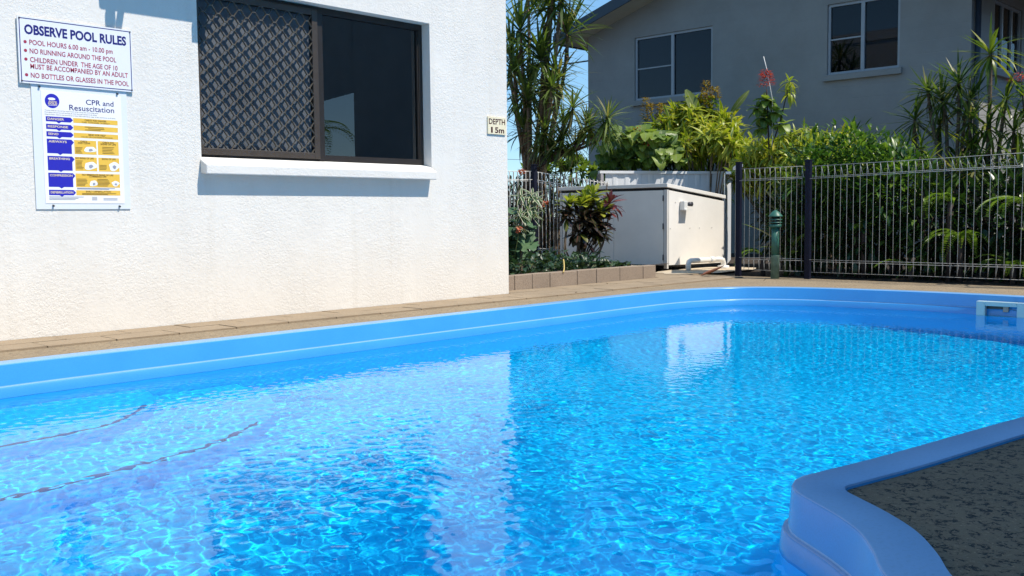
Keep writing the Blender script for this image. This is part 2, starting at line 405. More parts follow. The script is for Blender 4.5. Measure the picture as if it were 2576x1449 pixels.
# ------------------------------------------------------------------ white building with the security window
m_stucco, nt, b = fresh('white_roughcast'); v = coords(nt)
big = noise(nt, v, 1.3, 3, 0.5); n1 = noise(nt, v, 62, 5, 0.62, 0.5); n2 = noise(nt, v, 8.0, 4, 0.6)
nt.links.new(ramp(nt, noise(nt, coords(nt, (2.2, 2.2, 0.6)), 1.6, 5, 0.6), [(0.25, (0.70, 0.675, 0.635)), (0.7, (0.755, 0.73, 0.69))]), b.inputs['Base Color'])
b.inputs['Roughness'].default_value = 0.8; b.inputs['Specular IOR Level'].default_value = 0.2
pk = ramp(nt, n1, [(0.36, grey(0)), (0.50, grey(0.55)), (0.62, grey(1))])
mm = N(nt, 'ShaderNodeMath', operation='MULTIPLY_ADD'); nt.links.new(n2, mm.inputs[0]); mm.inputs[1].default_value = 0.8; nt.links.new(pk, mm.inputs[2])
msk = ramp(nt, noise(nt, v, 2.3, 4, 0.65), [(0.38, grey(0.12)), (0.62, grey(1))])
hm = N(nt, 'ShaderNodeMath', operation='MULTIPLY'); nt.links.new(mm.outputs[0], hm.inputs[0]); nt.links.new(msk, hm.inputs[1])
bump(nt, b, hm.outputs[0], 0.28, 0.010)
# splash dirt low on the wall and faint runs below the sill
sx_ = N(nt, 'ShaderNodeSeparateXYZ'); g_ = N(nt, 'ShaderNodeNewGeometry'); nt.links.new(g_.outputs['Position'], sx_.inputs[0])
zz_ = N(nt, 'ShaderNodeMath', operation='MULTIPLY_ADD'); nt.links.new(noise(nt, v, 9, 5, .7), zz_.inputs[0]); zz_.inputs[1].default_value = -0.75; nt.links.new(sx_.outputs['Z'], zz_.inputs[2])
dirt = ramp(nt, zz_.outputs[0], [(-0.0, (.99, .985, .975)), (0.16, (1, 1, 1))])
runs = ramp(nt, noise(nt, coords(nt, (9, 9, .5)), 1.0, 4, .6), [(.30, (.955, .95, .94)), (.42, (1, 1, 1))])
src_ = b.inputs['Base Color'].links[0].from_socket
nt.links.new(mul(nt, mul(nt, src_, dirt), runs), b.inputs['Base Color'])
m_smooth_white = mat('white_render_paint', (0.80, 0.79, 0.77), 0.7, 0.2, 0.03, 5, 60, 0.25, 0.004)
YW = 6.2; OX0, OX1, OZ0, OZ1 = 3.452, 5.552, 1.115, 2.295
bld = thing('white_building', 'white roughcast pool building with a dark security window', 'building', (0, YW, 0))
w = MB(); DY = 0.16; zt = 5.2; XL, XR = -9.0, 6.468
# front skin, butted round the opening, 160 mm thick
w.box(XL, OX0, YW, YW + DY, -0.05, zt); w.box(OX1, XR, YW, YW + DY, -0.05, zt)
w.box(OX0, OX1, YW, YW + DY, -0.05, OZ0 - 0.1); w.box(OX0, OX1, YW, YW + DY, OZ1, zt)
w.box(XR - 0.16, XR, YW + DY, YW + 7, -0.05, zt); w.box(XL, XL + 0.16, YW + DY, YW + 7, -0.05, zt); w.box(XL + .16, XR - .16, YW + 6.84, YW + 7, -0.05, zt)
w.build('wall', m_stucco, bld)
MB().box(XL - 0.3, XR + 0.02, YW - 0.02, YW + 7.3, zt, zt + 0.25).build('roof', m_smooth_white, bld)
# sloping sill, standing proud of the wall
s_ = MB(); SX0, SX1 = 3.440, 5.535
s_.prism_y([(0, 0)] * 0 or [(SX0, 1.005), (SX1, 1.005), (SX1, 1.072), (SX0, 1.072)], YW - 0.085, YW)
s_ = MB(); s_.hexa([(SX0, YW - .085, 1.004), (SX1, YW - .085, 1.004), (SX1, YW - .001, 1.012), (SX0, YW - .001, 1.012), (SX0, YW - .085, 1.072), (SX1, YW - .085, 1.072), (SX1, YW - .001, 1.112), (SX0, YW - .001, 1.112)])
s_.build('window_sill', m_stucco, bld, 0.008)
MB().hexa([(OX0 + .002, YW, 1.02), (OX1 - .002, YW, 1.02), (OX1 - .002, YW + .15, 1.02), (OX0 + .002, YW + .15, 1.02), (OX0 + .002, YW, 1.112), (OX1 - .002, YW, 1.112), (OX1 - .002, YW + .15, 1.142), (OX0 + .002, YW + .15, 1.142)]).build('sill_slope', m_smooth_white, bld)
# window
m_bronze = mat('dark_bronze_aluminium', (0.020, 0.017, 0.016), 0.42, 0.5, 0.1, 20)
m_bronze_hi = mat('bronze_grille', (0.125, 0.11, 0.09), 0.38, 0.6, 0.15, 30)
m_screen = mat('charcoal_flyscreen', (0.095, 0.105, 0.12), 0.75, 0.3, 0.22, 5, 900, 0.3, 0.001)
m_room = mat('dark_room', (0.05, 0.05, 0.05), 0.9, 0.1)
def glass_mat(name, tint, ior=1.5, rough=0.0):
    m, nt, b = fresh(name); nt.nodes.remove(b)
    fr = N(nt, 'ShaderNodeFresnel'); fr.inputs['IOR'].default_value = ior
    tr = N(nt, 'ShaderNodeBsdfTransparent'); tr.inputs['Color'].default_value = (*tint, 1)
    gs = N(nt, 'ShaderNodeBsdfGlossy'); gs.inputs['Roughness'].default_value = rough
    mx = N(nt, 'ShaderNodeMixShader'); nt.links.new(fr.outputs[0], mx.inputs[0]); nt.links.new(tr.outputs[0], mx.inputs[1]); nt.links.new(gs.outputs[0], mx.inputs[2])
    nt.links.new(mx.outputs[0], nt.nodes['Material Output'].inputs[0]); return m
m_glass = glass_mat('tinted_window_glass', (0.35, 0.38, 0.40), 2.0)
win = MB(); FY0, FY1 = YW + 0.095, YW + 0.15
zb = 1.135
wf = MB(); wf.box(OX0 + .002, OX0 + .04, FY0, FY1, zb, OZ1 - .002); wf.box(OX1 - .04, OX1 - .002, FY0, FY1, zb, OZ1 - .002)
wf.box(OX0 + .04, OX1 - .04, FY0, FY1, zb, zb + .045); wf.box(OX0 + .04, OX1 - .04, FY0, FY1, OZ1 - .05, OZ1 - .002)
frame = wf.build('window_frame', m_bronze, bld)
XM = 4.505
MB().box(XM - .022, XM + .03, FY0 - .012, FY1 - .004, zb + .002, OZ1 - .051).build('mullion', m_bronze, frame)
sf = MB(); a0, a1, c0, c1 = OX0 + .016, XM - .022, zb + .012, OZ1 - .03          # security screen frame, proud of the window frame
SY0, SY1 = FY0 - .026, FY0 - .002
sf.box(a0, a0 + .035, SY0, SY1, c0, c1); sf.box(a1 - .05, a1, SY0, SY1, c0, c1); sf.box(a0 + .035, a1 - .05, SY0, SY1, c0, c0 + .045); sf.box(a0 + .035, a1 - .05, SY0, SY1, c1 - .045, c1)
scr = sf.build('security_screen', mat('bronze_screen_frame', (0.050, 0.040, 0.033), 0.42, 0.5, 0.1, 20), bld, 0.003)
mesh_in = (a0 + .035, a1 - .05, c0 + .045, c1 - .045)
box_obj('flyscreen', m_screen, scr, (mesh_in[0], mesh_in[1], SY1 + .012, SY1 + .016, mesh_in[2], mesh_in[3]))
# diamond grille: folded strips, each touching the next at its flats
PX, PZ = 0.1135, 0.0497
def strand(flip):
    pts = []; x = mesh_in[0]; ph0 = 0.0; k = 0
    per = [(0.0, 0), (0.22, 0), (0.5, 1), (0.72, 1), (1.0, 0)]
    xx = mesh_in[0] - 0.03 - (PX * 0.5 if flip else 0)
    while xx < mesh_in[1] + PX:
        for t, h in per[:-1]: pts.append((xx + t * PX, (h - 0.5) * (PZ - 0.004)))
        xx += PX
    # clip to the frame
    out = []
    for (x0, z0), (x1, z1) in zip(pts, pts[1:]):
        if x1 <= mesh_in[0] or x0 >= mesh_in[1]: continue
        f = lambda x: z0 + (z1 - z0) * (x - x0) / (x1 - x0)
        xa, xb = max(x0, mesh_in[0]), min(x1, mesh_in[1])
        if not out: out.append((xa, f(xa)))
        out.append((xb, f(xb)))
    m_ = MB(); th, y0, y1 = 0.0016, SY0 + .001, SY1 - .004
    vs = []
    for x, z in out: vs += [(x, y0, z - th), (x, y0, z + th), (x, y1, z + th), (x, y1, z - th)]
    fs = []
    for i in range(len(out) - 1):
        for j in range(4): fs.append((4 * i + j, 4 * i + (j + 1) % 4, 4 * i + 4 + (j + 1) % 4, 4 * i + 4 + j))
    m_.add(vs, fs); cx = (mesh_in[0] + mesh_in[1]) / 2
    return m_.mesh('grille_strand', m_bronze_hi, (cx, 0, 0)), cx
st = [strand(False), strand(True)]
z = mesh_in[2] + 0.012; k = 0
while z < mesh_in[3] - 0.01:
    me, cx = st[k % 2]; obj_of('grille_strand', me, scr, (cx, 0, z)); z += PZ; k += 1
box_obj('window_pane', m_glass, frame, (XM + .03, OX1 - .04, FY0 + .022, FY0 + .028, zb + .045, OZ1 - .05))
sash = MB(); q0, q1 = XM + .032, OX1 - .042
sash.box(q0, q0 + .012, FY0 + .006, FY0 + .021, zb + .047, OZ1 - .052); sash.build('sash_rail', m_bronze, frame)
MB().box(q1 - .012, q1, FY0 + .006, FY0 + .021, zb + .047, OZ1 - .052).build('sash_rail', m_bronze, frame)
box_obj('window_blind', mat('grey_vertical_blind', (0.06, 0.065, 0.07), 0.8, 0.2), bld, (5.20, 5.36, YW + .24, YW + .25, 1.1, 2.5))
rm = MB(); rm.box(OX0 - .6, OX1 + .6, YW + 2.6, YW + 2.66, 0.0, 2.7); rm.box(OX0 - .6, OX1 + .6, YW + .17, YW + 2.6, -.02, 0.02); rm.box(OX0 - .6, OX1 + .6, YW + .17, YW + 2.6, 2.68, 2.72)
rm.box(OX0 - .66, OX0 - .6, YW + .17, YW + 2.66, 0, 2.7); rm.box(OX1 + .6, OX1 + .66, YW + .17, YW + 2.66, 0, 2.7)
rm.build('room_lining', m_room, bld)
# air conditioner up on the wall, out of the picture: its shadow falls beside the window
ac = thing('air_conditioner', 'white air conditioner on brackets high on the wall above the pool rules sign', 'air conditioner', (3.2, 5.9, 2.6))
m_plastic = mat('white_plastic', (0.72, 0.72, 0.70), 0.45, 0.5, 0.03)
MB().box(2.90, 3.70, 5.84, 6.13, 2.63, 3.2).build('casing', m_plastic, ac, 0.02)
for x in (2.945, 3.535): MB().box(x - .0, x + .055, 5.83, 5.87, 2.53, 2.628).build('foot', m_bronze, ac)
for x in (3.02, 3.60): MB().box(x, x + .04, 5.80, 6.198, 2.60, 2.628).build('bracket', m_bronze, ac)
MB().tube([(3.68, 6.0, 2.7), (3.78, 6.05, 2.75), (3.80, 6.15, 2.9), (3.80, 6.19, 3.3)], .02).build('pipe', m_plastic, ac)

# ------------------------------------------------------------------ signs
def flat(name, rgb, rough=0.45): return mat(name, rgb, rough, 0.4, 0.02, 3)
m_signw = flat('sign_white', (0.74, 0.76, 0.80)); m_paper = flat('poster_white', (0.83, 0.83, 0.84)); m_navy = flat('ink_navy', (0.012, 0.014, 0.16)); m_red = flat('ink_red', (0.36, 0.035, 0.075))
m_board = flat('backing_board', (0.70, 0.74, 0.78)); m_blue = flat('poster_blue', (0.022, 0.022, 0.42)); m_yel = flat('poster_yellow', (0.80, 0.50, 0.075)); m_ink = flat('ink_dark', (0.03, 0.03, 0.07))
m_brown = flat('ink_brown', (0.16, 0.085, 0.02)); m_cream = flat('cream_sign', (0.80, 0.72, 0.52)); m_dred = flat('ink_maroon', (0.055, 0.012, 0.015)); m_screw = flat('screw_dark', (0.05, 0.05, 0.06), 0.35); m_gold = flat('ink_gold', (0.75, 0.62, 0.42)); m_line = flat('ink_grey', (0.30, 0.31, 0.38))
def text(s, x0, x1, z, h, y, m, parent, bold=0.0, name='lettering'):
    """flat lettering fitted to x0..x1 with baseline z and capital height h on a plane facing -Y"""
    cu = bpy.data.curves.new('t', 'FONT'); cu.body = s; cu.size = 1.0; cu.resolution_u = 3; cu.fill_mode = 'FRONT'; cu.offset = bold
    o = bpy.data.objects.new('t', cu); col.objects.link(o)
    me = bpy.data.meshes.new_from_object(o.evaluated_get(bpy.context.evaluated_depsgraph_get())); bpy.data.objects.remove(o); bpy.data.curves.remove(cu)
    n = len(me.vertices); a = np.empty(n * 3, np.float32); me.vertices.foreach_get('co', a); a = a.reshape(n, 3)
    lo, hi = a[:, 0].min(), a[:, 0].max(); cap = 0.729
    sx = (x1 - x0) / (hi - lo); sz = h / cap
    b_ = np.stack([(a[:, 0] - lo) * sx + x0, np.full(n, y), a[:, 1] * sz + z], 1); c_ = (b_.min(0) + b_.max(0)) / 2
    me.vertices.foreach_set('co', (b_ - c_).astype(np.float32).ravel()); me.materials.clear(); me.materials.append(m); me.name = name
    return obj_of(name, me, parent, c_)
# pool rules
rules = thing('pool_rules_sign', 'white sign headed OBSERVE POOL RULES in blue with red rules beneath', 'sign', (2.63, YW, 1.72))
sx0, sx1, sz0, sz1 = 2.283, 2.982, 1.519, 1.911; yf = YW - 0.016
panel = box_obj('panel', m_signw, rules, (sx0, sx1, yf, YW - 0.009, sz0, sz1))
bd = MB(); e, t = 0.009, 0.005; yb = yf - 0.0006
bd.box(sx0 + e, sx1 - e, yb, yf - .0001, sz1 - e - t, sz1 - e); bd.box(sx0 + e, sx1 - e, yb, yf - .0001, sz0 + e, sz0 + e + t)
bd.box(sx0 + e, sx0 + e + t, yb, yf - .0001, sz0 + e + t, sz1 - e - t); bd.box(sx1 - e - t, sx1 - e, yb, yf - .0001, sz0 + e + t, sz1 - e - t)
bd.build('border', m_navy, panel)
yt = yf - 0.0008; W_ = sx1 - sx0; H_ = sz1 - sz0
U = lambda u: sx0 + u * W_
Zv = lambda v_: sz1 - v_ * H_
text('OBSERVE POOL RULES', U(0.055), U(0.945), Zv(0.255), H_ * 0.142, yt, m_navy, panel, 0.034)
for s, u0, u1, v_, dot in (('POOL HOURS 6.00 am - 10.00 pm', .092, .815, .415, .345), ('NO RUNNING AROUND THE POOL', .092, .845, .545, .49), ('CHILDREN UNDER  THE AGE OF 10', .092, .855, .675, .63), ('MUST BE ACCOMPANIED BY AN ADULT', .092, .95, .775, None), ('NO BOTTLES OR GLASSES IN THE POOL', .092, .955, .91, .875)):
    text(s, U(u0), U(u1), Zv(v_), H_ * 0.078, yt, m_red, panel, 0.012)
    if dot:
        c_ = (U(0.058), Zv(v_ - 0.035)); d_ = MB(); k = 14
        d_.add([(c_[0] + .0095 * math.cos(2 * math.pi * i / k), yt, c_[1] + .0095 * math.sin(2 * math.pi * i / k)) for i in range(k)], [tuple(range(k))]); d_.build('bullet_dot', m_red, panel)
for sx, sz in ((sx0 + .012, sz1 - .012), (sx1 - .012, sz1 - .012), (sx0 + .012, sz0 + .012), (sx1 - .012, sz0 + .012)):
    box_obj('screw', m_screw, rules, (sx - .004, sx + .004, yf - .004, yf, sz - .004, sz + .004))
# CPR chart
cpr = thing('resuscitation_chart', 'CPR and Resuscitation chart in blue and yellow on a white backing board', 'poster', (2.64, YW, 1.15))
box_obj('backing_board', m_board, cpr, (2.349, 2.937, YW - .0065, YW - .001, .770, 1.530))
px0, px1, pz0, pz1 = 2.404, 2.898, .805, 1.485; yp = YW - .0085
paper = box_obj('poster', m_paper, cpr, (px0, px1, yp, YW - .0067, pz0, pz1))
for sx, sz in ((2.395, 1.507), (2.875, 1.503), (2.448, .793), (2.862, .789)): MB().tube([(sx, YW - .006, sz), (sx, YW - .018, sz - .004)], .006, 6).build('screw', m_screw, cpr)
PWd, PHt = px1 - px0, pz1 - pz0
pu = lambda u: px0 + u * PWd
pv_ = lambda v_: pz1 - v_ * PHt
def poly(pts, m, name, y=yp - .0005):
    d_ = MB(); d_.add([(pu(u), y, pv_(v_)) for u, v_ in pts], [tuple(range(len(pts)))]); return d_.build(name, m, paper)
y1_, y2_ = yp - .0005, yp - .0009
poly([(.13 + .088 * math.cos(i * math.pi / 14), .088 + .064 * math.sin(i * math.pi / 14)) for i in range(28)], m_blue, 'logo_disc')
poly([(.125 + .045 * math.cos(i * math.pi / 8), .070 + .012 * math.sin(i * math.pi / 8)) for i in range(16)], m_paper, 'logo_swimmer', y2_)
text('Aussie', pu(.085), pu(.185), pv_(.099), .010, y2_, m_gold, paper, .02); text('GOLD', pu(.08), pu(.19), pv_(.120), .013, y2_, m_gold, paper, .03)
poly([(.08, .126), (.19, .126), (.19, .129), (.08, .129)], m_paper, 'logo_rule', y2_)
text('CPR and', pu(.545), pu(.90), pv_(.098), .033, y1_, m_navy, paper, .008); text('Resuscitation', pu(.335), pu(.905), pv_(.158), .035, y1_, m_navy, paper, .008)
text('Young children should be supervised when using the swimming pool.', pu(.035), pu(.70), pv_(.176), .0065, y1_, m_ink, paper)
text('Pool gates should be self latching & must be kept closed at all times.', pu(.035), pu(.68), pv_(.194), .0065, y1_, m_ink, paper)
text('Keep articles, objects and structures at least 900 millimetres clear of the pool fence at all times.', pu(.035), pu(.92), pv_(.212), .0065, y1_, m_ink, paper)
rows = [('DANGER', .226, .270, .20), ('RESPONSE', .292, .338, .245), ('SEND', .358, .404, .125), ('AIRWAYS', .424, .552, .22), ('BREATHING', .576, .704, .25), ('COMPRESSION', .726, .852, .275), ('DEFIBRILLATION', .878, .926, .275)]
for s, va, vb, wd in rows:
    mid = min(va + .024, (va + vb) / 2)
    blk = poly([(.045, va), (.345, va), (.375, mid), (.345, mid + .026 if vb - va > .06 else vb), (.345, vb), (.23, vb), (.20, vb + .014), (.17, vb), (.045, vb)][::1], m_blue, 'heading_block')
    text(s, pu(.065), pu(.065 + wd), pv_(mid + .008), .0135, y2_, m_gold, paper, .02)
def yellow(u0, u1, va, vb): poly([(u0, va), (u1, va), (u1, vb), (u0, vb)], m_yel, 'instruction_panel', yp - .0004)
def cap(s, u, v_, wd, h=.0105): text(s, pu(u - wd / 2), pu(u + wd / 2), pv_(v_), h, y2_, m_brown, paper, .02)
def lines(u0, u1, v0, n, dv=.012, m=None):
    d_ = MB()
    for i in range(n):
        uu = u1 - random.uniform(0, .3) * (u1 - u0); d_.box(pu(u0), pu(uu), y2_ - .0002, y2_, pv_(v0 + i * dv + .0045), pv_(v0 + i * dv))
    d_.build('small_print', m or m_brown, paper)
yellow(.378, .945, .227, .270); cap('CHECK FOR DANGER', .66, .248, .28); cap('TO SELF   TO BYSTANDERS   TO CASUALTY', .66, .264, .36, .006)
yellow(.378, .945, .293, .338); lines(.52, .80, .300, 1); lines(.56, .77, .314, 1); lines(.52, .79, .326, 1)
yellow(.378, .945, .359, .404); cap('SEND FOR HELP', .67, .380, .22); cap('CALL 000 / ASK A BYSTANDER TO PHONE 000', .67, .396, .40, .006)
yellow(.378, .655, .425, .552); cap('CHECK', .50, .442, .09); cap('AND CLEAR', .50, .457, .16); lines(.39, .48, .49, 5)
yellow(.675, .945, .425, .552); cap('CHECK FOR', .81, .443, .15); cap('SIGNS OF LIFE', .81, .459, .20); lines(.73, .90, .477, 5, .014)
yellow(.378, .655, .577, .704); cap('NO SIGNS OF LIFE', .50, .595, .23); lines(.39, .49, .61, 7)
yellow(.675, .945, .577, .704); cap('SIGNS OF LIFE', .81, .595, .18); lines(.685, .79, .645, 4)
yellow(.378, .945, .727, .852); cap('NO IMMEDIATE SIGNS OF LIFE', .66, .745, .40); cap('COMMENCE CPR', .66, .760, .22); lines(.39, .53, .775, 6); lines(.65, .82, .775, 6)
yellow(.378, .945, .879, .926); cap('EARLY DEFIBRILLATION', .66, .898, .32); lines(.45, .90, .906, 2, .009)
def blob(u, v_, ru, rv, ph): return [(u + ru * math.cos(t) * (1 + .16 * math.sin(3 * t + ph)), v_ + rv * math.sin(t) * (1 + .2 * math.cos(2 * t + ph))) for t in [i * math.pi / 9 for i in range(18)]]
for u, v_, ru, rv, ph in ((.575, .505, .075, .030, .3), (.57, .655, .08, .038, 1.2), (.875, .655, .07, .038, 2.2), (.60, .815, .05, .03, .7), (.885, .815, .05, .022, 2.9)):
    poly(blob(u, v_, ru, rv, ph), m_paper, 'drawing', y2_); poly(blob(u + .005, v_ + .006, ru * .35, rv * .4, ph + 1), m_line, 'drawing_shade', y2_ - .0003)
lines(.39, .90, .858, 2, .007, m_line); lines(.045, .50, .938, 3, .012, m_line); lines(.72, .93, .952, 2, .012, m_line)
bc = MB()
for i in range(9): bc.box(pu(.575 + i * .0075), pu(.5785 + i * .0075), y1_ - .0002, y1_, pv_(.972), pv_(.938))
bc.build('bar_lines', m_line, paper)
# depth sign
dep = thing('depth_sign', 'small cream sign reading DEPTH 1 5m near the corner of the white wall', 'sign', (6.33, YW, 1.5))
box_obj('panel', m_cream, dep, (6.213, 6.441, YW - .012, YW - .002, 1.425, 1.576))
text('DEPTH', 6.225, 6.430, 1.512, .050, YW - .0125, m_dred, dep, .02); text('1', 6.250, 6.272, 1.438, .050, YW - .0125, m_dred, dep, .03); text('5m', 6.300, 6.418, 1.438, .050, YW - .0125, m_dred, dep, .03)

# ------------------------------------------------------------------ planter kerb
m_block = agg_material('brown_split_block', (0.31, 0.245, 0.19), (0.19, 0.145, 0.11), (0.37, 0.30, 0.24), 0.3, 0.55, 90, 0.9, 0.5)
kerb = thing('planter_kerb', 'low kerb of brown concrete blocks edging the planter beside the white wall', 'kerb', (7.9, 6.5, 0))
xs_ = [6.475, 6.80, 7.05, 7.31, 7.73, 8.04, 8.44, 8.86, 9.10]
for a, c_ in zip(xs_, xs_[1:]):
    j = random.uniform(-.005, .005)
    MB().box(a + .003, c_ - .003, 6.44 + j, 6.54 + j, -.03, .135 + random.uniform(-.003, .004)).build('block', m_block, kerb, .006)
MB().box(9.0, 9.095, 6.546, 6.95, -.03, .125).build('block', m_block, kerb, .006)
planter_soil = MB()
gx, gy = np.meshgrid(np.linspace(6.475, 10.25, 30), np.linspace(6.545, 9.6, 26))
gz = 0.075 + 0.02 * np.sin(gx * 5.1) * np.cos(gy * 6.3) + RNG.normal(0, .006, gx.shape)
vs_ = np.stack([gx, gy, gz], -1).reshape(-1, 3); ii = np.arange(30 * 26).reshape(26, 30)
fs_ = np.stack([ii[:-1, :-1], ii[:-1, 1:], ii[1:, 1:], ii[1:, :-1]], -1).reshape(-1, 4)
mask = ~((vs_[fs_].mean(1)[:, 0] > 9.02) & (vs_[fs_].mean(1)[:, 1] < 7.0)); fs_ = fs_[mask]
o = bpy.data.objects.new('planter_soil', np_mesh('planter_soil', vs_, fs_, m_earth)); link(o); tag(o, kind='structure')

# ------------------------------------------------------------------ pump box
m_box = mat('cream_painted_sheet', (0.80, 0.77, 0.72), 0.55, 0.3, 0.05, 2.5, 12, .15, .01)
m_trim = mat('grey_painted_trim', (0.62, 0.60, 0.57), 0.5, 0.4, 0.06, 4)
m_black = mat('black_shadow_gap', (0.02, 0.02, 0.02), 0.8)
pb = thing('pump_box', 'cream pool pump cabinet with a sloping lid beside the garden fence', 'cabinet', (10.9, 7.9, 0))
bx0, bx1, by0, by1 = 10.27, 11.60, 7.10, 8.85
zl = lambda x: 1.045 - (x - bx0) * 0.10
h_ = MB(); h_.hexa([(bx0 + .02, by0 + .02, .03), (bx1 - .02, by0 + .02, .03), (bx1 - .02, by1, .03), (bx0 + .02, by1, .03), (bx0 + .02, by0 + .02, zl(bx0)), (bx1 - .02, by0 + .02, zl(bx1)), (bx1 - .02, by1, zl(bx1)), (bx0 + .02, by1, zl(bx0))])
h_.build('carcass', m_black, pb)
for a, c_ in ((by0 + .05, 7.965), (7.975, by1 - .04)): MB().box(bx0 - .004, bx0 + .019, a, c_, .06, 1.0).build('door_panel', m_box, pb, .003)
MB().box(bx0 - .012, bx0 + .02, by0 - .012, by0 + .035, 0.02, 1.005).build('corner_angle', m_trim, pb)
MB().box(bx0 - .010, bx0 + .018, by1 - .035, by1, 0.02, 1.005).build('corner_angle', m_trim, pb)
MB().box(bx0 - .012, bx0 + .004, 7.93, 8.01, .055, .995).build('cover_strip', m_box, pb)
MB().hexa([(bx0 + .04, by0 - .004, .06), (bx1, by0 - .004, .04), (bx1, by0 + .019, .04), (bx0 + .04, by0 + .019, .06), (bx0 + .04, by0 - .004, zl(bx0) - .045), (bx1, by0 - .004, zl(bx1) - .045), (bx1, by0 + .019, zl(bx1) - .045), (bx0 + .04, by0 + .019, zl(bx0) - .045)]).build('side_panel', m_box, pb, .003)
lid = MB(); lx0, lx1, ly0, ly1 = bx0 - .020, bx1 + .02, by0 - .020, by1 + .02
lid.hexa([(lx0, ly0, zl(lx0) - .01), (lx1, ly0, zl(lx1) - .01), (lx1, ly1, zl(lx1) - .01), (lx0, ly1, zl(lx0) - .01), (lx0, ly0, zl(lx0) + .036), (lx1, ly0, zl(lx1) + .036), (lx1, ly1, zl(lx1) + .036), (lx0, ly1, zl(lx0) + .036)])
lid.build('lid', m_box, pb, .004)
for x, z in ((10.45, .85), (10.62, .84), (10.78, .52), (11.0, .52), (11.3, .52), (10.34, .52)): MB().tube([(x, by0 - .003, z), (x, by0 - .010, z)], .008, 6).build('rivet', m_trim, pb)
for z in (.16, .55, .9): MB().tube([(bx0 - .016, by0 + .045, z - .035), (bx0 - .016, by0 + .045, z + .035)], .008, 6).build('hinge', m_screw, pb)
# sensor light on the side panel
sl = thing('sensor_light', 'little white box with a black sensor eye on the sunny side of the pump cabinet', 'sensor', (10.62, 7.09, .80))
MB().box(10.545, 10.625, 7.025, 7.092, .755, .865).build('housing', m_plastic, sl, .008)
MB().tube([(10.625, 7.05, .82), (10.66, 7.03, .825), (10.70, 7.01, .825)], [.014, .028, .030], 10).build('sensor_eye', m_screw, sl)
MB().box(10.55, 10.70, 7.0, 7.090, .748, .757).build('bracket', m_plastic, sl)
# waste pipe
m_pvc = mat('white_pvc', (0.78, 0.77, 0.74), 0.35, 0.5, 0.03)
wp = thing('waste_pipe', 'white PVC waste pipe bent down into the paving at the foot of the pump cabinet', 'pipe', (11.0, 6.9, 0))
pz = .115
MB().tube([(10.42, 6.88, -.02), (10.42, 6.88, pz - .04), (10.435, 6.88, pz - .012), (10.47, 6.88, pz), (10.9, 6.83, pz)], .034, 12).build('pipe_run', m_pvc, wp)
MB().tube([(10.9, 6.83, pz), (11.04, 6.81, pz), (11.09, 6.80, pz - .012), (11.11, 6.80, pz - .05), (11.11, 6.80, -.06)], .034, 12).build('pipe_elbow', m_pvc, wp)
MB().tube([(10.84, 6.837, pz), (10.92, 6.827, pz)], .041, 12).build('coupling', m_pvc, wp)
MB().lathe((11.11, 6.80, -.02), [(.075, 0), (.075, .05), (.06, .055), (.045, .055)], 16).build('ground_collar', m_pvc, wp)
# bare ground between the paving and the cabinet
rough_pad = MB(); k = 22
rough_pad.add([(10.65 + .92 * math.cos(2 * math.pi * i / k) * (1 + .12 * math.sin(i * 2.3)), 6.75 + .42 * math.sin(2 * math.pi * i / k) * (1 + .15 * math.cos(i * 1.7)), -.004) for i in range(k)], [tuple(range(k))])
o = rough_pad.build('mortar_pad', agg_material('crumbled_mortar', (0.55, 0.46, 0.34), (0.3, 0.23, 0.16), (0.65, 0.57, 0.45), .3, .5, 45)); tag(o, kind='structure')

# ------------------------------------------------------------------ steel sheet fence behind the cabinet
m_steel = mat('pale_grey_steel_sheet', (0.72, 0.74, 0.77), 0.38, 0.5, 0.04, 3)
sf_ = thing('steel_sheet_fence', 'pale grey ribbed steel sheet fence behind the pump cabinet', 'fence', (12.9, 9.0, 0))
def ribbed(p0, p1, z0, z1, rib=0.205, d=0.009):
    p0 = Vector(p0); p1 = Vector(p1); L = (p1 - p0).length; t = (p1 - p0) / L; nn = Vector((t.y, -t.x, 0)) * -1
    if nn.x > 0: nn = -nn
    prof = []; s = 0.0
    while s < L - 0.01:
        for a, h in ((0, 0), (.11, 0), (.13, 1), (.185, 1), (.204, 0)):
            if s + a <= L: prof.append((s + a, h * d))
        s += rib
    prof.append((L, 0))
    pts = [p0 + t * a + nn * h for a, h in prof]
    return [(q.x, q.y) for q in pts]
def sheet_panels(p0, p1, z0, z1):
    pts = ribbed(p0, p1, z0, z1)
    step = 15
    for i in range(0, len(pts) - 1, step):
        pp = pts[i:i + step + 1]; m_ = MB(); n = len(pp)
        m_.add([(x, y, z0) for x, y in pp] + [(x, y, z1) for x, y in pp], [(j, j + 1, j + 1 + n, j + n) for j in range(n - 1)])
        m_.build('steel_sheet', m_steel, sf_)
sheet_panels((11.85, 9.31, 0), (13.80, 8.325, 0), -.15, 1.335); sheet_panels((13.78, 8.30, 0), (11.665, 7.125, 0), -.12, 1.24); sheet_panels((10.76, 6.42, 0), (10.15, 6.01, 0), -.03, 1.24)
def cap_rail(a_, b_, z0, z1):
    t_ = (b_ - a_).normalized(); rn = Vector((-t_.y, t_.x, 0)) * .035
    MB().hexa([tuple(q + Vector((0, 0, z0))) for q in (a_ + rn, a_ - rn, b_ - rn, b_ + rn)] + [tuple(q + Vector((0, 0, z1))) for q in (a_ + rn, a_ - rn, b_ - rn, b_ + rn)]).build('top_rail', m_steel, sf_)
cap_rail(Vector((11.76, 9.36, 0)), Vector((13.86, 8.29, 0)), 1.325, 1.365)
MB().box(11.74, 11.81, 9.31, 9.38, -.15, 1.32).build('end_post', mat('mauve_grey_steel', (.30, .29, .31), .5), sf_)
cap_rail(Vector((13.78, 8.31, 0)), Vector((11.75, 7.12, 0)), 1.235, 1.268); cap_rail(Vector((10.78, 6.43, 0)), Vector((10.13, 5.99, 0)), 1.236, 1.269)

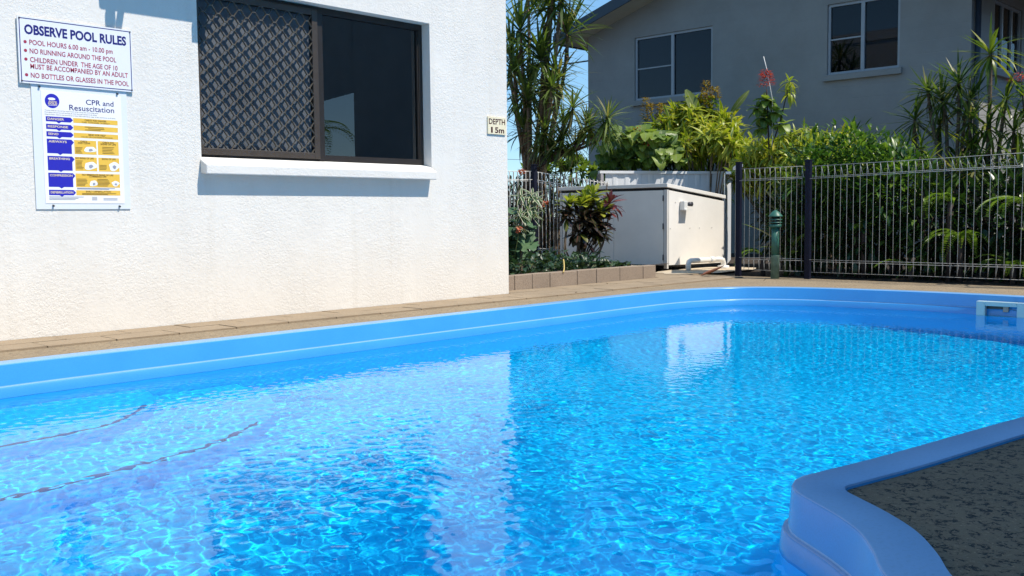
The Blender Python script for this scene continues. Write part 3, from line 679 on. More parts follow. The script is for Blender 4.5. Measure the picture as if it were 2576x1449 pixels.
# ------------------------------------------------------------------ loop-top pool fences
m_wire = mat('white_coated_wire', (0.74, 0.74, 0.72), 0.4, 0.5, 0.1, 60)
m_wire_old = mat('weathered_white_wire', (0.36, 0.36, 0.35), 0.5, 0.4, 0.35, 70)
m_post = mat('navy_steel_post', (0.008, 0.010, 0.026), 0.6, 0.2, 0.2, 8)
def loop_panel(root, p0, p1, z0a, z1a, z0b, z1b, n, side, m, rad=0.0027):
    """wire panel between p0 and p1: verticals bent over into a triangular loop at top and bottom"""
    p0 = Vector(p0); p1 = Vector(p1); t = (p1 - p0).normalized(); nn = Vector((-t.y, t.x, 0)) * side
    if abs(z0a - z0b) < 1e-6 and abs(z1a - z1b) < 1e-6:
        def wire_pts(s, q, z0, z1):
            return [q + nn * .055 + Vector((0, 0, z0 + .10)), q + nn * .004 + Vector((0, 0, z0 + .004)), q + Vector((0, 0, z0 + .02)), q + Vector((0, 0, z1 - .02)), q + nn * .004 + Vector((0, 0, z1 - .004)), q + nn * .012 + Vector((0, 0, z1)), q + nn * .055 + Vector((0, 0, z1 - .10))]
    L = (p1 - p0).length; shared = None
    for i in range(n):
        s = (i + .5) / n; q = p0 + (p1 - p0) * s; z0 = z0a + (z0b - z0a) * s; z1 = z1a + (z1b - z1a) * s
        mid = (z0 + z1) / 2
        sp = t * (L / n)
        if shared is None:
            hh = (z1 - z0) / 2
            loc = [Vector((0, 0, -hh + .115)) + nn * .05 + sp * .35, nn * .002 + Vector((0, 0, -hh)), Vector((0, 0, -hh + .02)), Vector((0, 0, hh - .02)), Vector((0, 0, hh - .004)) + nn * .003, Vector((0, 0, hh)) + nn * .010, Vector((0, 0, hh - .115)) + nn * .055 + sp * .62]
            shared = MB().tube(loc, rad, 5).mesh('fence_wire', m)
        o = obj_of('fence_wire', shared, root, (q.x, q.y, mid)); o.rotation_euler = (random.uniform(-.004, .004), random.uniform(-.004, .004), random.uniform(-.1, .1))
    Z = Vector((0, 0, 1))
    for dz, off in (('t', .0), ('t', .055)):
        pass
    for z_a, z_b, off in ((z1a - .002, z1b - .002, .012), (z1a - .118, z1b - .118, -.004), (z1a - .135, z1b - .135, .055), (z0a + .118, z0b + .118, -.004), (z0a + .14, z0b + .14, .05), (z0a + .002, z0b + .002, .006)):
        MB().tube([p0 + nn * off + Z * z_a, (p0 + p1) / 2 + nn * off + Z * ((z_a + z_b) / 2 + random.uniform(-.004, .004)), p1 + nn * off + Z * z_b], rad * 1.05, 5).build('rail_wire', m, root)
def fence_post(root, x, y, z0, z1, w=.028):
    MB().box(x - w, x + w, y - w, y + w, z0, z1).build('post', m_post, root, .004)
    MB().box(x - w - .003, x + w + .003, y - w - .003, y + w + .003, z1 + .001, z1 + .016).build('post_cap', m_post, root, .004)
fr = thing('pool_fence', 'weathered wire loop-top pool fence in front of the dark garden hedge', 'fence', (9.95, 4, 0))
fence_post(fr, 9.985, 5.915, -.05, 1.27); fence_post(fr, 9.965, 5.05, -.05, 1.255)
loop_panel(fr, (9.98, 5.87, 0), (9.968, 5.095, 0), .06, 1.205, .06, 1.205, 12, -1, m_wire_old)
loop_panel(fr, (9.962, 5.005, 0), (9.93, 2.58, 0), .055, 1.20, .05, 1.24, 34, -1, m_wire_old)
fence_post(fr, 9.93, 2.54, -.05, 1.27)
loop_panel(fr, (9.93, 2.49, 0), (9.90, 0.2, 0), .055, 1.22, .05, 1.22, 28, -1, m_wire_old)
fl = thing('garden_fence', 'white wire loop-top fence between the white wall and the pump cabinet', 'fence', (10.5, 9.2, 0))
fence_post(fl, 10.28, 9.34, -.05, 1.40, .032)
loop_panel(fl, (9.60, 9.36, 0), (10.24, 9.345, 0), .13, 1.31, .14, 1.32, 8, 1, m_wire, .0047)
loop_panel(fl, (10.32, 9.335, 0), (11.6, 9.03, 0), .10, 1.315, .0, 1.16, 20, 1, m_wire, .0047)

# ------------------------------------------------------------------ bollard light
m_green = mat('faded_green_paint', (0.035, 0.135, 0.105), 0.45, 0.45, 0.25, 9)
m_green2 = mat('chalky_green_paint', (0.12, 0.20, 0.16), 0.6, 0.3, 0.3, 14)
bo = thing('bollard_light', 'faded green bollard light standing on the deck before the wire fence', 'bollard', (10.1, 5.50, 0))
bb = (9.93 - .12, 5.355, 0)
MB().lathe(bb, [(.046, -.03), (.046, .235), (.048, .24)], 20).build('lower_sleeve', m_green2, bo)
MB().lathe(bb, [(.041, .24), (.041, .545)], 20).build('tube', m_green, bo)
MB().lathe(bb, [(.064, .545), (.069, .555), (.069, .572), (.062, .58)], 20).build('collar', m_green, bo)
MB().lathe(bb, [(.040, .575), (.040, .66)], 16).build('lens', mat('smoky_lens', (.03, .04, .04), .2), bo)
for z in (.600, .632): MB().lathe(bb, [(.052, z), (.072, z - .008), (.072, z), (.052, z + .006)], 20).build('louvre_ring', m_green, bo)
MB().lathe(bb, [(.073, .660), (.077, .664), (.075, .670), (.040, .712), (.012, .730), (.004, .732)], 20).build('cap', m_green, bo)

# ------------------------------------------------------------------ skimmer in the far end of the pool
m_skim = mat('pale_aqua_plastic', (0.42, 0.55, 0.56), 0.35, 0.5, 0.05, 20)
sk = thing('pool_skimmer', 'pale skimmer box mouth set in the far end wall of the pool', 'skimmer', (8.66, 2.66, -.12))
sy0, sy1 = 2.46, 2.845; sxf, sxb = 8.60, 8.665
s_ = MB(); oy0, oy1, oz0, oz1 = 2.53, 2.775, -.165, -.085
s_.box(sxf, sxb, oy1, sy1, -.21, -.048); s_.box(sxf, sxb, sy0, oy0, -.21, -.048); s_.box(sxf, sxb, oy0, oy1, oz1, -.048); s_.box(sxf, sxb, oy0, oy1, -.21, oz0)
s_.build('face_frame', m_skim, sk, .004)
MB().box(sxf + .05, sxf + .055, oy0, oy1, oz0, oz1).build('throat', mat('dark_throat', (.01, .03, .04), .3), sk)
MB().box(sxf + .02, sxf + .04, 2.60, 2.64, -.13, oz1).build('weir_clip', mat('tan_clip', (.35, .25, .2), .5), sk)
# ------------------------------------------------------------------ grey house behind the garden
m_hw, nt, b = fresh('grey_painted_block'); v = coords(nt)
bt = N(nt, 'ShaderNodeTexBrick'); mp = N(nt, 'ShaderNodeMapping'); g = N(nt, 'ShaderNodeNewGeometry')
sep = N(nt, 'ShaderNodeSeparateXYZ'); cmb = N(nt, 'ShaderNodeCombineXYZ'); nt.links.new(g.outputs['Position'], sep.inputs[0])
ad = N(nt, 'ShaderNodeMath', operation='ADD'); nt.links.new(sep.outputs['X'], ad.inputs[0]); nt.links.new(sep.outputs['Y'], ad.inputs[1])
nt.links.new(ad.outputs[0], cmb.inputs['X']); nt.links.new(sep.outputs['Z'], cmb.inputs['Y'])
nt.links.new(cmb.outputs[0], bt.inputs['Vector']); bt.inputs['Scale'].default_value = 1.0; bt.inputs['Brick Width'].default_value = .4; bt.inputs['Row Height'].default_value = .2
bt.inputs['Mortar Size'].default_value = .006; bt.inputs['Mortar Smooth'].default_value = .6
nt.links.new(ramp(nt, noise(nt, v, 1.4, 5, .65), [(.3, (.255, .25, .24)), (.7, (.305, .30, .29))]), b.inputs['Base Color']); b.inputs['Roughness'].default_value = .8; b.inputs['Specular IOR Level'].default_value = .2
inv_ = N(nt, 'ShaderNodeMath', operation='SUBTRACT'); inv_.inputs[0].default_value = 1.0; nt.links.new(bt.outputs['Fac'], inv_.inputs[1])
h2 = N(nt, 'ShaderNodeMath', operation='MULTIPLY_ADD'); nt.links.new(noise(nt, v, 25, 4, .6), h2.inputs[0]); h2.inputs[1].default_value = .35; nt.links.new(inv_.outputs[0], h2.inputs[2])
bump(nt, b, h2.outputs[0], .35, .007)
m_fascia = mat('navy_fascia', (0.020, 0.032, 0.050), 0.4, 0.5, 0.1, 4); m_soffit = mat('beige_soffit', (0.55, 0.52, 0.45), 0.7, 0.2, .05)
m_roof = mat('dark_roof_sheet', (0.06, 0.07, 0.085), 0.5)
m_alu = mat('grey_aluminium', (0.33, 0.35, 0.38), 0.4, 0.5, 0.05)
m_hglass = glass_mat('house_glass', (0.42, 0.45, 0.5), 1.42)
hs = thing('grey_house', 'grey painted block house with a dark gable fascia behind the garden', 'house', (18, 9, 0))
XH, HY0, HY1 = 16.0, 5.46, 13.01
wins = [(10.05, 11.83, 2.94, 4.17, 10.95), (6.56, 7.80, 3.02, 4.20, 7.19)]
def holed_wall(mb, x0, x1, ya, yb, z0, z1, holes):
    ys_ = sorted({ya, yb, *[h[0] for h in holes], *[h[1] for h in holes]})
    for a, c_ in zip(ys_, ys_[1:]):
        hh = [h for h in holes if h[0] <= a and h[1] >= c_]
        if hh: mb.box(x0, x1, a, c_, z0, hh[0][2]); mb.box(x0, x1, a, c_, hh[0][3], z1)
        else: mb.box(x0, x1, a, c_, z0, z1)
w = MB(); EZ = 4.33
holed_wall(w, XH, XH + .2, HY0, HY1, -.2, EZ, wins)
pk_y = (HY0 + HY1) / 2; SL = .30; pz_ = EZ + (HY1 - pk_y) * SL
w.add([(XH, HY0, EZ), (XH, HY1, EZ), (XH, pk_y, pz_), (XH + .2, HY0, EZ), (XH + .2, HY1, EZ), (XH + .2, pk_y, pz_)], [(0, 2, 1), (3, 4, 5), (0, 3, 5, 2), (1, 2, 5, 4)])
# side wall facing the sun, with its own window
sw = (17.05, 18.45, 2.99, 4.10)
w.box(XH + .2, sw[0], HY0, HY0 + .2, -.2, EZ); w.box(sw[1], 26, HY0, HY0 + .2, -.2, EZ); w.box(sw[0], sw[1], HY0, HY0 + .2, -.2, sw[2]); w.box(sw[0], sw[1], HY0, HY0 + .2, sw[3], EZ)
w.box(XH + .2, 26, HY1 - .2, HY1, -.2, EZ); w.box(25.8, 26, HY0 + .2, HY1 - .2, -.2, EZ)
hw_ = w.build('wall', m_hw, hs)
OV, GO = .42, .55
for s, yw_, ye in ((1, HY1, HY1 + OV), (-1, HY0, HY0 - .9)):
    ov = abs(ye - yw_); ze = EZ - ov * SL
    r_ = MB(); r_.hexa([(XH - GO, min(ye, pk_y), 0)] * 0 or [(XH - GO, ye, ze + .02), (26.5, ye, ze + .02), (26.5, pk_y, pz_ + .02), (XH - GO, pk_y, pz_ + .02), (XH - GO, ye, ze + .14), (26.5, ye, ze + .14), (26.5, pk_y, pz_ + .14), (XH - GO, pk_y, pz_ + .14)])
    rf = r_.build('roof', m_roof, hs)
    f_ = MB(); yk = pk_y
    f_.hexa([(XH - GO - .03, ye, ze - .02), (XH - GO - .002, ye, ze - .02), (XH - GO - .002, yk, pz_ - .02), (XH - GO - .03, yk, pz_ - .02), (XH - GO - .03, ye, ze + .19), (XH - GO - .002, ye, ze + .19), (XH - GO - .002, yk, pz_ + .19), (XH - GO - .03, yk, pz_ + .19)])
    f_.build('barge_board', m_fascia, rf)
    f2 = MB(); yo = ye + s * .03
    f2.box(XH - GO - .03, 26.5, min(ye + s * .002, yo), max(ye + s * .002, yo), ze - .03, ze + .15); f2.build('gutter', m_fascia, rf)
    so = MB(); so.hexa([(XH - GO, ye, ze), (26, ye, ze), (26, yw_, EZ), (XH - GO, yw_, EZ), (XH - GO, ye, ze + .018), (26, ye, ze + .018), (26, yw_, EZ + .018), (XH - GO, yw_, EZ + .018)]); so.build('soffit', m_soffit, rf)
    so = MB(); so.hexa([(XH - GO, yw_, EZ), (XH - .001, yw_, EZ), (XH - .001, yk, pz_), (XH - GO, yk, pz_), (XH - GO, yw_, EZ + .018), (XH - .001, yw_, EZ + .018), (XH - .001, yk, pz_ + .018), (XH - GO, yk, pz_ + .018)]); so.build('soffit', m_soffit, rf)
def sliding_window(ya, yb, z0, z1, ym, rail):
    t = .045; f_ = MB(); x0, x1 = XH + .03, XH + .09
    f_.box(x0, x1, ya + .003, ya + t, z0 + .003, z1 - .003); f_.box(x0, x1, yb - t, yb - .003, z0 + .003, z1 - .003); f_.box(x0, x1, ya + t, yb - t, z0 + .003, z0 + t); f_.box(x0, x1, ya + t, yb - t, z1 - t, z1 - .003)
    f_.box(x0 - .006, x1 - .004, ym - .03, ym + .03, z0 + t, z1 - t)
    fo = f_.build('window_frame', m_alu, hs)
    for a, c_ in ((ya + t, ym - .03), (ym + .03, yb - t)): box_obj('pane', m_hglass, fo, (x0 + .03, x0 + .035, a, c_, z0 + t, z1 - t))
    zr = z0 + (z1 - z0) * .5
    box_obj('mid_rail', m_alu, fo, (x0 + .01, x0 + .027, ym + .03, yb - t, zr - .012, zr + .012))
    box_obj('window_sill', m_hw, hs, (XH - .06, XH + .028, ya - .05, yb + .05, z0 - .10, z0 - .002))
    box_obj('curtain', mat('dim_curtain', (.12, .15, .21), .9), hs, (XH + .5, XH + .52, ya - .3, yb + .3, z0 - .3, z1 + .3))
for a in wins: sliding_window(*a, True)
f_ = MB(); y0, y1 = HY0 + .03, HY0 + .09; t = .05
f_.box(sw[0] + .003, sw[0] + t, y0, y1, sw[2] + .003, sw[3] - .003); f_.box(sw[1] - t, sw[1] - .003, y0, y1, sw[2] + .003, sw[3] - .003); f_.box(sw[0] + t, sw[1] - t, y0, y1, sw[2] + .003, sw[2] + t); f_.box(sw[0] + t, sw[1] - t, y0, y1, sw[3] - t, sw[3] - .003); f_.box(17.50, 17.56, y0, y1 - .004, sw[2] + t, sw[3] - t); f_.box(17.98, 18.03, y0, y1 - .004, sw[2] + t, sw[3] - t)
fo = f_.build('window_frame', m_alu, hs)
for a, c_ in ((sw[0] + t, 17.50), (17.56, 17.98), (18.03, sw[1] - t)): box_obj('pane', m_hglass, fo, (a, c_, y0 + .03, y0 + .035, sw[2] + t, sw[3] - t))
box_obj('window_sill', m_hw, hs, (sw[0] - .05, sw[1] + .05, HY0 - .07, HY0 + .028, sw[2] - .11, sw[2] - .002))
box_obj('curtain', bpy.data.materials['dim_curtain'], hs, (sw[0] - .2, sw[1] + .2, HY0 + .5, HY0 + .52, sw[2] - .3, sw[3] + .2))
MB().tube([(XH + .12, HY0 - .06, EZ - .1), (XH + .12, HY0 - .06, -.1)], .045, 10).build('downpipe', m_fascia, hs)
# power lines over the gap
m_cable = mat('black_cable', (.015, .015, .02), .6)
def cable(name, lab, p0, p1, sag, r):
    p0, p1 = Vector(p0), Vector(p1); pts = [p0.lerp(p1, k / 12) - Vector((0, 0, sag * 4 * (k / 12) * (1 - k / 12))) for k in range(13)]
    o = MB().tube(pts, r, 6).build(name, m_cable); tag(o, lab, 'cable')
cable('service_cable', 'thick black cable meeting the far corner of the grey house', (16.3, 13.01, 3.92), (30, 36, 7.6), .25, .016)
cable('power_line', 'thin power line low in the sky gap, lowest of three', (20, 42, 4.3), (62, 44, 4.7), .3, .012)
cable('power_line', 'thin power line in the sky gap just above the middle of three', (20, 42, 8.1), (62, 44, 7.6), .3, .010)
cable('power_line', 'thin power line in the sky gap, topmost of three thin ones', (20, 42, 8.6), (62, 44, 8.2), .3, .010)

# ------------------------------------------------------------------ apartment block on the near side (behind the camera): shades the near deck, mirrors in the glass
m_opp = mat('grey_green_render', (0.45, 0.49, 0.52), 0.8, 0.2, .08, 2)
op = thing('apartment_block', 'dull render apartment block across the pool seen only as a dark reflection in the window', 'building', (5, -6, 0))
OY = -2.25
def block(poly, z1):
    n = len(poly); m_ = MB(); m_.add([(x, y, -.05) for x, y in poly] + [(x, y, z1) for x, y in poly], [tuple(range(n))[::-1], tuple(range(n, 2 * n))] + [(i, (i + 1) % n, (i + 1) % n + n, i + n) for i in range(n)]); return m_
block([(3.35, OY), (-1.0, OY - 3.6), (-2.0, OY - 8), (4.9, OY - 8), (4.9, OY)][::-1], 6.08).build('wall', m_opp, op)
block([(4.904, OY), (4.904, OY - 8), (10.45, OY - 8), (10.45, OY)], 5.25).build('wall', m_opp, op)
block([(11.42, OY), (18.2, OY - 8), (24, OY - 8), (24, OY)], 5.25).build('wall', m_opp, op)
for o in op.children:
    bm = bmesh.new(); bm.from_mesh(o.data); bmesh.ops.recalc_face_normals(bm, faces=bm.faces); bm.to_mesh(o.data); bm.free()
MB().hexa([(10.452, OY - .4, 2.72), (11.72, OY - .4, 3.1), (11.72, OY - .02, 3.1), (10.452, OY - .02, 2.72), (10.452, OY - .4, 5.2), (11.72, OY - .4, 5.2), (11.72, OY - .02, 5.2), (10.452, OY - .02, 5.2)]).build('bridge_link', m_opp, op)
# ------------------------------------------------------------------ vegetation
def leaf_mat(name, stops, trans=0.3, rough=0.4, edge=None, edge_w=0.22, rib=None, blotch=None):
    m, nt, b = fresh(name); L = nt.links.new
    g = N(nt, 'ShaderNodeNewGeometry'); oi = N(nt, 'ShaderNodeObjectInfo')
    ad = N(nt, 'ShaderNodeMath', operation='ADD'); L(g.outputs['Random Per Island'], ad.inputs[0]); L(oi.outputs['Random'], ad.inputs[1])
    fr = N(nt, 'ShaderNodeMath', operation='FRACT'); L(ad.outputs[0], fr.inputs[0])
    c = ramp(nt, fr.outputs[0], stops)
    v = coords(nt); c = mul(nt, c, ramp(nt, noise(nt, v, 28, 3, .6), [(.3, grey(.8)), (.7, grey(1.0))]))
    uv = N(nt, 'ShaderNodeUVMap'); sp = N(nt, 'ShaderNodeSeparateXYZ'); L(uv.outputs[0], sp.inputs[0])
    s = N(nt, 'ShaderNodeMath', operation='SUBTRACT'); L(sp.outputs[0], s.inputs[0]); s.inputs[1].default_value = .5
    a = N(nt, 'ShaderNodeMath', operation='ABSOLUTE'); L(s.outputs[0], a.inputs[0])
    def blend(c, fac, rgb):
        mx = N(nt, 'ShaderNodeMix', data_type='RGBA'); L(fac, mx.inputs[0]); L(c, mx.inputs[6]); mx.inputs[7].default_value = (*rgb, 1); return mx.outputs[2]
    if edge: c = blend(c, ramp(nt, a.outputs[0], [(.5 - edge_w - .06, grey(0)), (.5 - edge_w + .02, grey(1))]), edge)
    if rib: c = blend(c, ramp(nt, a.outputs[0], [(.02, grey(.8)), (.07, grey(0))]), rib)
    if blotch: c = blend(c, ramp(nt, noise(nt, v, 22, 2, .5), [(.52, grey(0)), (.60, grey(.9))]), blotch)
    L(c, b.inputs['Base Color']); b.inputs['Roughness'].default_value = rough; b.inputs['Specular IOR Level'].default_value = .45
    tr = N(nt, 'ShaderNodeBsdfTranslucent'); hs_ = mul(nt, c, (1.25, 1.35, .6)); L(hs_, tr.inputs['Color'])
    mx = N(nt, 'ShaderNodeMixShader'); mx.inputs[0].default_value = trans; L(b.outputs[0], mx.inputs[1]); L(tr.outputs[0], mx.inputs[2])
    L(mx.outputs[0], nt.nodes['Material Output'].inputs[0]); return m
W_STRAP = lambda t: (0.55 + 0.9 * t if t < .25 else 0.775 + (1 - (t - .25) / .75) ** .8 * .225 if t < .3 else max(0, (1 - t) / .7) ** .65)
W_LANCE = lambda t: max(0, math.sin(math.pi * min(1, t ** .75))) ** .9
W_OVAL = lambda t: max(0, math.sin(math.pi * t ** .62)) ** .62
W_PADDLE = lambda t: max(0.16, math.sin(math.pi * t ** 1.5) ** .6) if t < .97 else .3
W_HEART = lambda t: max(0, math.sin(math.pi * t ** .45)) ** .55
def leaf_geo(wfun, w, droop, fold=0.15, nseg=4, mid=False, a0=0.0, wave=0.0):
    """unit-length leaf from the origin along +Y, up +Z; returns V, F(tris), UV"""
    V, UV, F = [], [], []; y = z = 0.0; cols = 3 if mid else 2
    for i in range(nseg + 1):
        t = i / nseg; a = a0 - droop * t; 
        if i: y += math.cos(a) / nseg; z += math.sin(a) / nseg
        ww = max(.02, wfun(t)) * w * .5; wv = wave * math.sin(t * 11)
        if mid: P = [(-ww, y, z + fold * ww + wv), (0, y, z), (ww, y, z + fold * ww - wv)]; uu = (0, .5, 1)
        else: P = [(-ww, y, z + wv), (ww, y, z - wv)]; uu = (0, 1)
        V += P; UV += [(u, t) for u in uu]
    for i in range(nseg):
        for k in range(cols - 1):
            a = i * cols + k; F += [(a, a + 1, a + cols + 1), (a, a + cols + 1, a + cols)]
    return np.array(V), np.array(F), np.array(UV)
class Leafset:
    def __init__(s, name, m, geos):
        s.name, s.m, s.geos = name, m, geos
        s.mesh = [None] * len(geos)
    def get(s, i):
        if s.mesh[i] is None: V, F, UV = s.geos[i]; s.mesh[i] = np_mesh(s.name, V, F, s.m, True, UV)
        return s.mesh[i]
CAMP = np.array([0, 0, .7])
class Plant:
    def __init__(s, name, label, cat, loc, group=None):
        s.root = thing(name, label, cat, loc, group); s.items = {}
    def leaf(s, ls, i, M): s.items.setdefault(ls, []).append((i, M))
    def put(s, ls, pos, dirv, up, length, width=1.0):
        """one leaf with its tip along dirv"""
        y = dirv.normalized(); x = y.cross(up)
        if x.length < 1e-4: x = y.orthogonal()
        x.normalize(); z = x.cross(y)
        s.leaf(ls, random.randrange(len(ls.geos)), Matrix(((x.x * length * width, y.x * length, z.x * length, pos[0]), (x.y * length * width, y.y * length, z.y * length, pos[1]), (x.z * length * width, y.z * length, z.z * length, pos[2]), (0, 0, 0, 1))))
    def rosette(s, ls, c, axis, n, length, lo=-.5, hi=1.35, width=1.0, jitter=.15):
        """lo / hi: leaf angle above the plane across the axis, radians"""
        axis = Vector(axis).normalized(); e1 = axis.orthogonal().normalized(); e2 = axis.cross(e1)
        for k in range(n):
            a = k * 2.39996 + random.uniform(-.2, .2); f = k / max(1, n - 1)
            el = hi + (lo - hi) * f ** .8 + random.uniform(-jitter, jitter)
            d = (e1 * math.cos(a) + e2 * math.sin(a)) * math.cos(el) + axis * math.sin(el)
            L_ = length * random.uniform(.75, 1.1) * (.65 + .35 * math.sin(min(1, f * 1.4 + .25) * math.pi * .6))
            s.put(ls, Vector(c) - axis * length * .10 * f, d, axis if abs(el) < 1.2 else e1, L_, width)
    def stem(s, pts, r, m, name='stem', sub=4, n=6):
        pts = spline(pts, sub, False); k = len(pts); r0, r1 = r if hasattr(r, '__len__') else (r, r * .7)
        return MB().tube(pts, [r0 + (r1 - r0) * i / (k - 1) for i in range(k)], n).build(name, m, s.root)
    def finish(s, nparts=120, name='leaf'):
        for ls, it in s.items.items():
            # nearest, sun-side leaves first: they show largest
            it.sort(key=lambda q: np.linalg.norm(np.array(q[1].translation) - CAMP) - .25 * q[1].col[1].length)
            for i, M in it[:nparts]:
                o = bpy.data.objects.new(name, ls.get(i)); col.objects.link(o); o.parent = s.root
                Q = M.copy(); Q.translation = M.translation - ORIGIN[s.root.name]; o.matrix_basis = Q
            rest = it[nparts:]
            if rest:
                Vs, Fs, Us = [], [], []; off = 0
                for i, M in rest:
                    V, F, UV = ls.geos[i]; A = np.array(M)
                    Vs.append(V @ A[:3, :3].T + A[:3, 3]); Fs.append(F + off); Us.append(UV); off += len(V)
                V = np.concatenate(Vs); c = (V.min(0) + V.max(0)) / 2
                o = bpy.data.objects.new('foliage', np_mesh('foliage', V - c, np.concatenate(Fs), ls.m, True, np.concatenate(Us)))
                link(o, s.root, c); o['kind'] = 'stuff'
ru = random.uniform
UPV = Vector((0, 0, 1))
m_bark = mat('pale_cane_bark', (0.17, 0.13, 0.095), 0.85, .2, .35, 25, 60, .6, .004)
m_bark_d = mat('dark_bark', (0.055, 0.042, 0.038), 0.85, .2, .3, 25, 60, .6, .004)
m_green_stem = mat('green_stem', (0.07, 0.10, 0.03), 0.6, .3, .2, 20)
# leaf kinds
LS_DRAC = Leafset('leaf', leaf_mat('dracaena_leaf', [(0, (.045, .085, .022)), (.45, (.090, .145, .032)), (.8, (.16, .215, .05)), (.95, (.24, .22, .09))], .38, .38), [leaf_geo(W_STRAP, .075, d, nseg=5) for d in (.1, .25, .45, .7, 1.0)])
LS_DRACR = Leafset('leaf', leaf_mat('lime_dracaena_leaf', [(0, (.035, .075, .014)), (.4, (.085, .145, .020)), (.75, (.18, .24, .03)), (1, (.30, .30, .05))], .35, .38), [leaf_geo(W_STRAP, .078, d, nseg=5) for d in (.2, .5, .8, 1.2, 1.6)])
LS_GOLD = Leafset('leaf', leaf_mat('golden_dracaena_leaf', [(0, (.08, .16, .014)), (.4, (.20, .29, .018)), (.75, (.38, .43, .03)), (1, (.54, .47, .05))], .35, .38, edge=(.45, .45, .06), edge_w=.12), [leaf_geo(W_LANCE, .17, d, .3, 4, True) for d in (.4, .8, 1.2, 1.6)])
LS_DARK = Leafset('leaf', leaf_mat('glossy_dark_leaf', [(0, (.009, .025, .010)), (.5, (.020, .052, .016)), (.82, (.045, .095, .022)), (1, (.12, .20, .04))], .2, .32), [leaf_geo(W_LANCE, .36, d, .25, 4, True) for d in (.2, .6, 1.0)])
LS_MID = Leafset('leaf', leaf_mat('mid_green_leaf', [(0, (.028, .08, .016)), (.5, (.07, .15, .028)), (.85, (.14, .24, .038)), (1, (.22, .31, .05))], .38, .34), [leaf_geo(W_LANCE, .28, d, .25, 4, True) for d in (.3, .7, 1.1)])
LS_HEART = Leafset('leaf', leaf_mat('heart_leaf', [(0, (.06, .125, .026)), (.5, (.13, .22, .04)), (1, (.27, .36, .06))], .35, .42, rib=(.26, .32, .12)), [leaf_geo(W_HEART, .85, d, .12, 6, True, .2, .015) for d in (.3, .7, 1.0)])
LS_BIG = Leafset('leaf', leaf_mat('matt_lobed_leaf', [(0, (.055, .125, .060)), (.5, (.075, .16, .075)), (1, (.105, .20, .09))], .22, .6), [leaf_geo(lambda t: W_HEART(t) * (1 + .16 * math.sin(t * 15)), 1.05, d, .1, 9, True, .1, .03) for d in (.2, .5, .9)])
LS_VAR = Leafset('leaf', leaf_mat('white_edged_leaf', [(0, (.03, .085, .035)), (1, (.06, .13, .05))], .25, .4, edge=(.62, .62, .45), edge_w=.13), [leaf_geo(W_LANCE, .26, d, .2, 4, True) for d in (.2, .5, .9)])
LS_CROT = Leafset('leaf', leaf_mat('croton_leaf_dark', [(0, (.014, .012, .014)), (.45, (.026, .026, .018)), (.7, (.05, .055, .02)), (.88, (.075, .030, .028)), (1, (.12, .15, .02))], .2, .28, rib=(.16, .05, .05)), [leaf_geo(W_PADDLE, .30, d, .2, 5, True) for d in (.15, .5, .9)])
LS_CROTY = Leafset('leaf', leaf_mat('croton_leaf_lime', [(0, (.10, .15, .018)), (.5, (.24, .30, .025)), (1, (.42, .44, .06))], .35, .3, rib=(.5, .48, .14)), [leaf_geo(W_PADDLE, .30, d, .2, 5, True) for d in (.1, .4, .7)])
LS_CROTR = Leafset('leaf', leaf_mat('croton_leaf_red', [(0, (.045, .010, .020)), (.6, (.11, .022, .035)), (1, (.30, .09, .07))], .25, .3), [leaf_geo(W_PADDLE, .26, d, .2, 5, True) for d in (.1, .4, .8)])
LS_COVER = Leafset('leaf', leaf_mat('ground_cover_leaf', [(0, (.018, .050, .030)), (.5, (.035, .080, .045)), (.9, (.07, .12, .06)), (1, (.13, .15, .07))], .2, .42), [leaf_geo(W_LANCE, .52, d, .35, 4, True, .3, .02) for d in (.4, .9, 1.4)])
LS_SPEAR = Leafset('leaf', leaf_mat('spear_leaf', [(0, (.16, .21, .05)), (1, (.22, .27, .07))], .4, .45, rib=(.32, .34, .14)), [leaf_geo(lambda t: max(.2, math.sin(math.pi * min(1, .12 + t * .88)) ** .6), .23, .55, .35, 7, True)])
LS_LILY = Leafset('leaf', leaf_mat('lily_leaf', [(0, (.09, .15, .03)), (1, (.16, .22, .05))], .35, .35, rib=(.25, .3, .1)), [leaf_geo(W_LANCE, .17, d, .3, 6, True) for d in (.5, .9)])
LS_SPIKE = Leafset('leaf', leaf_mat('golden_flower_spike', [(0, (.20, .12, .02)), (.6, (.40, .27, .035)), (1, (.55, .42, .08))], .25, .6), [leaf_geo(W_LANCE, .45, .5, .2, 2)])
LS_RED = Leafset('petal', leaf_mat('red_petal', [(0, (.35, .02, .02)), (.6, (.55, .05, .035)), (1, (.70, .16, .10))], .3, .5), [leaf_geo(W_LANCE, .35, .4, .2, 2)])
LS_ORANGE = Leafset('petal', leaf_mat('orange_petal', [(0, (.50, .09, .05)), (1, (.70, .22, .12))], .3, .5), [leaf_geo(W_OVAL, .8, .6, .2, 3)])
LS_FRANG = Leafset('leaf', leaf_mat('bright_paddle_leaf', [(0, (.07, .14, .018)), (.5, (.14, .23, .03)), (1, (.25, .33, .06))], .35, .4, rib=(.3, .36, .12)), [leaf_geo(W_OVAL, .40, d, .25, 5, True) for d in (.1, .4, .8)])
LS_DRY = Leafset('leaf', leaf_mat('dry_leaf', [(0, (.07, .04, .02)), (.6, (.14, .085, .05)), (1, (.25, .17, .10))], .2, .8), [leaf_geo(W_STRAP, .06, d, nseg=4) for d in (.4, 1.0, 1.8)])
def nudge(p, a=.05): return (p[0] + ru(-a, a), p[1] + ru(-a, a), p[2] + ru(-a, a))

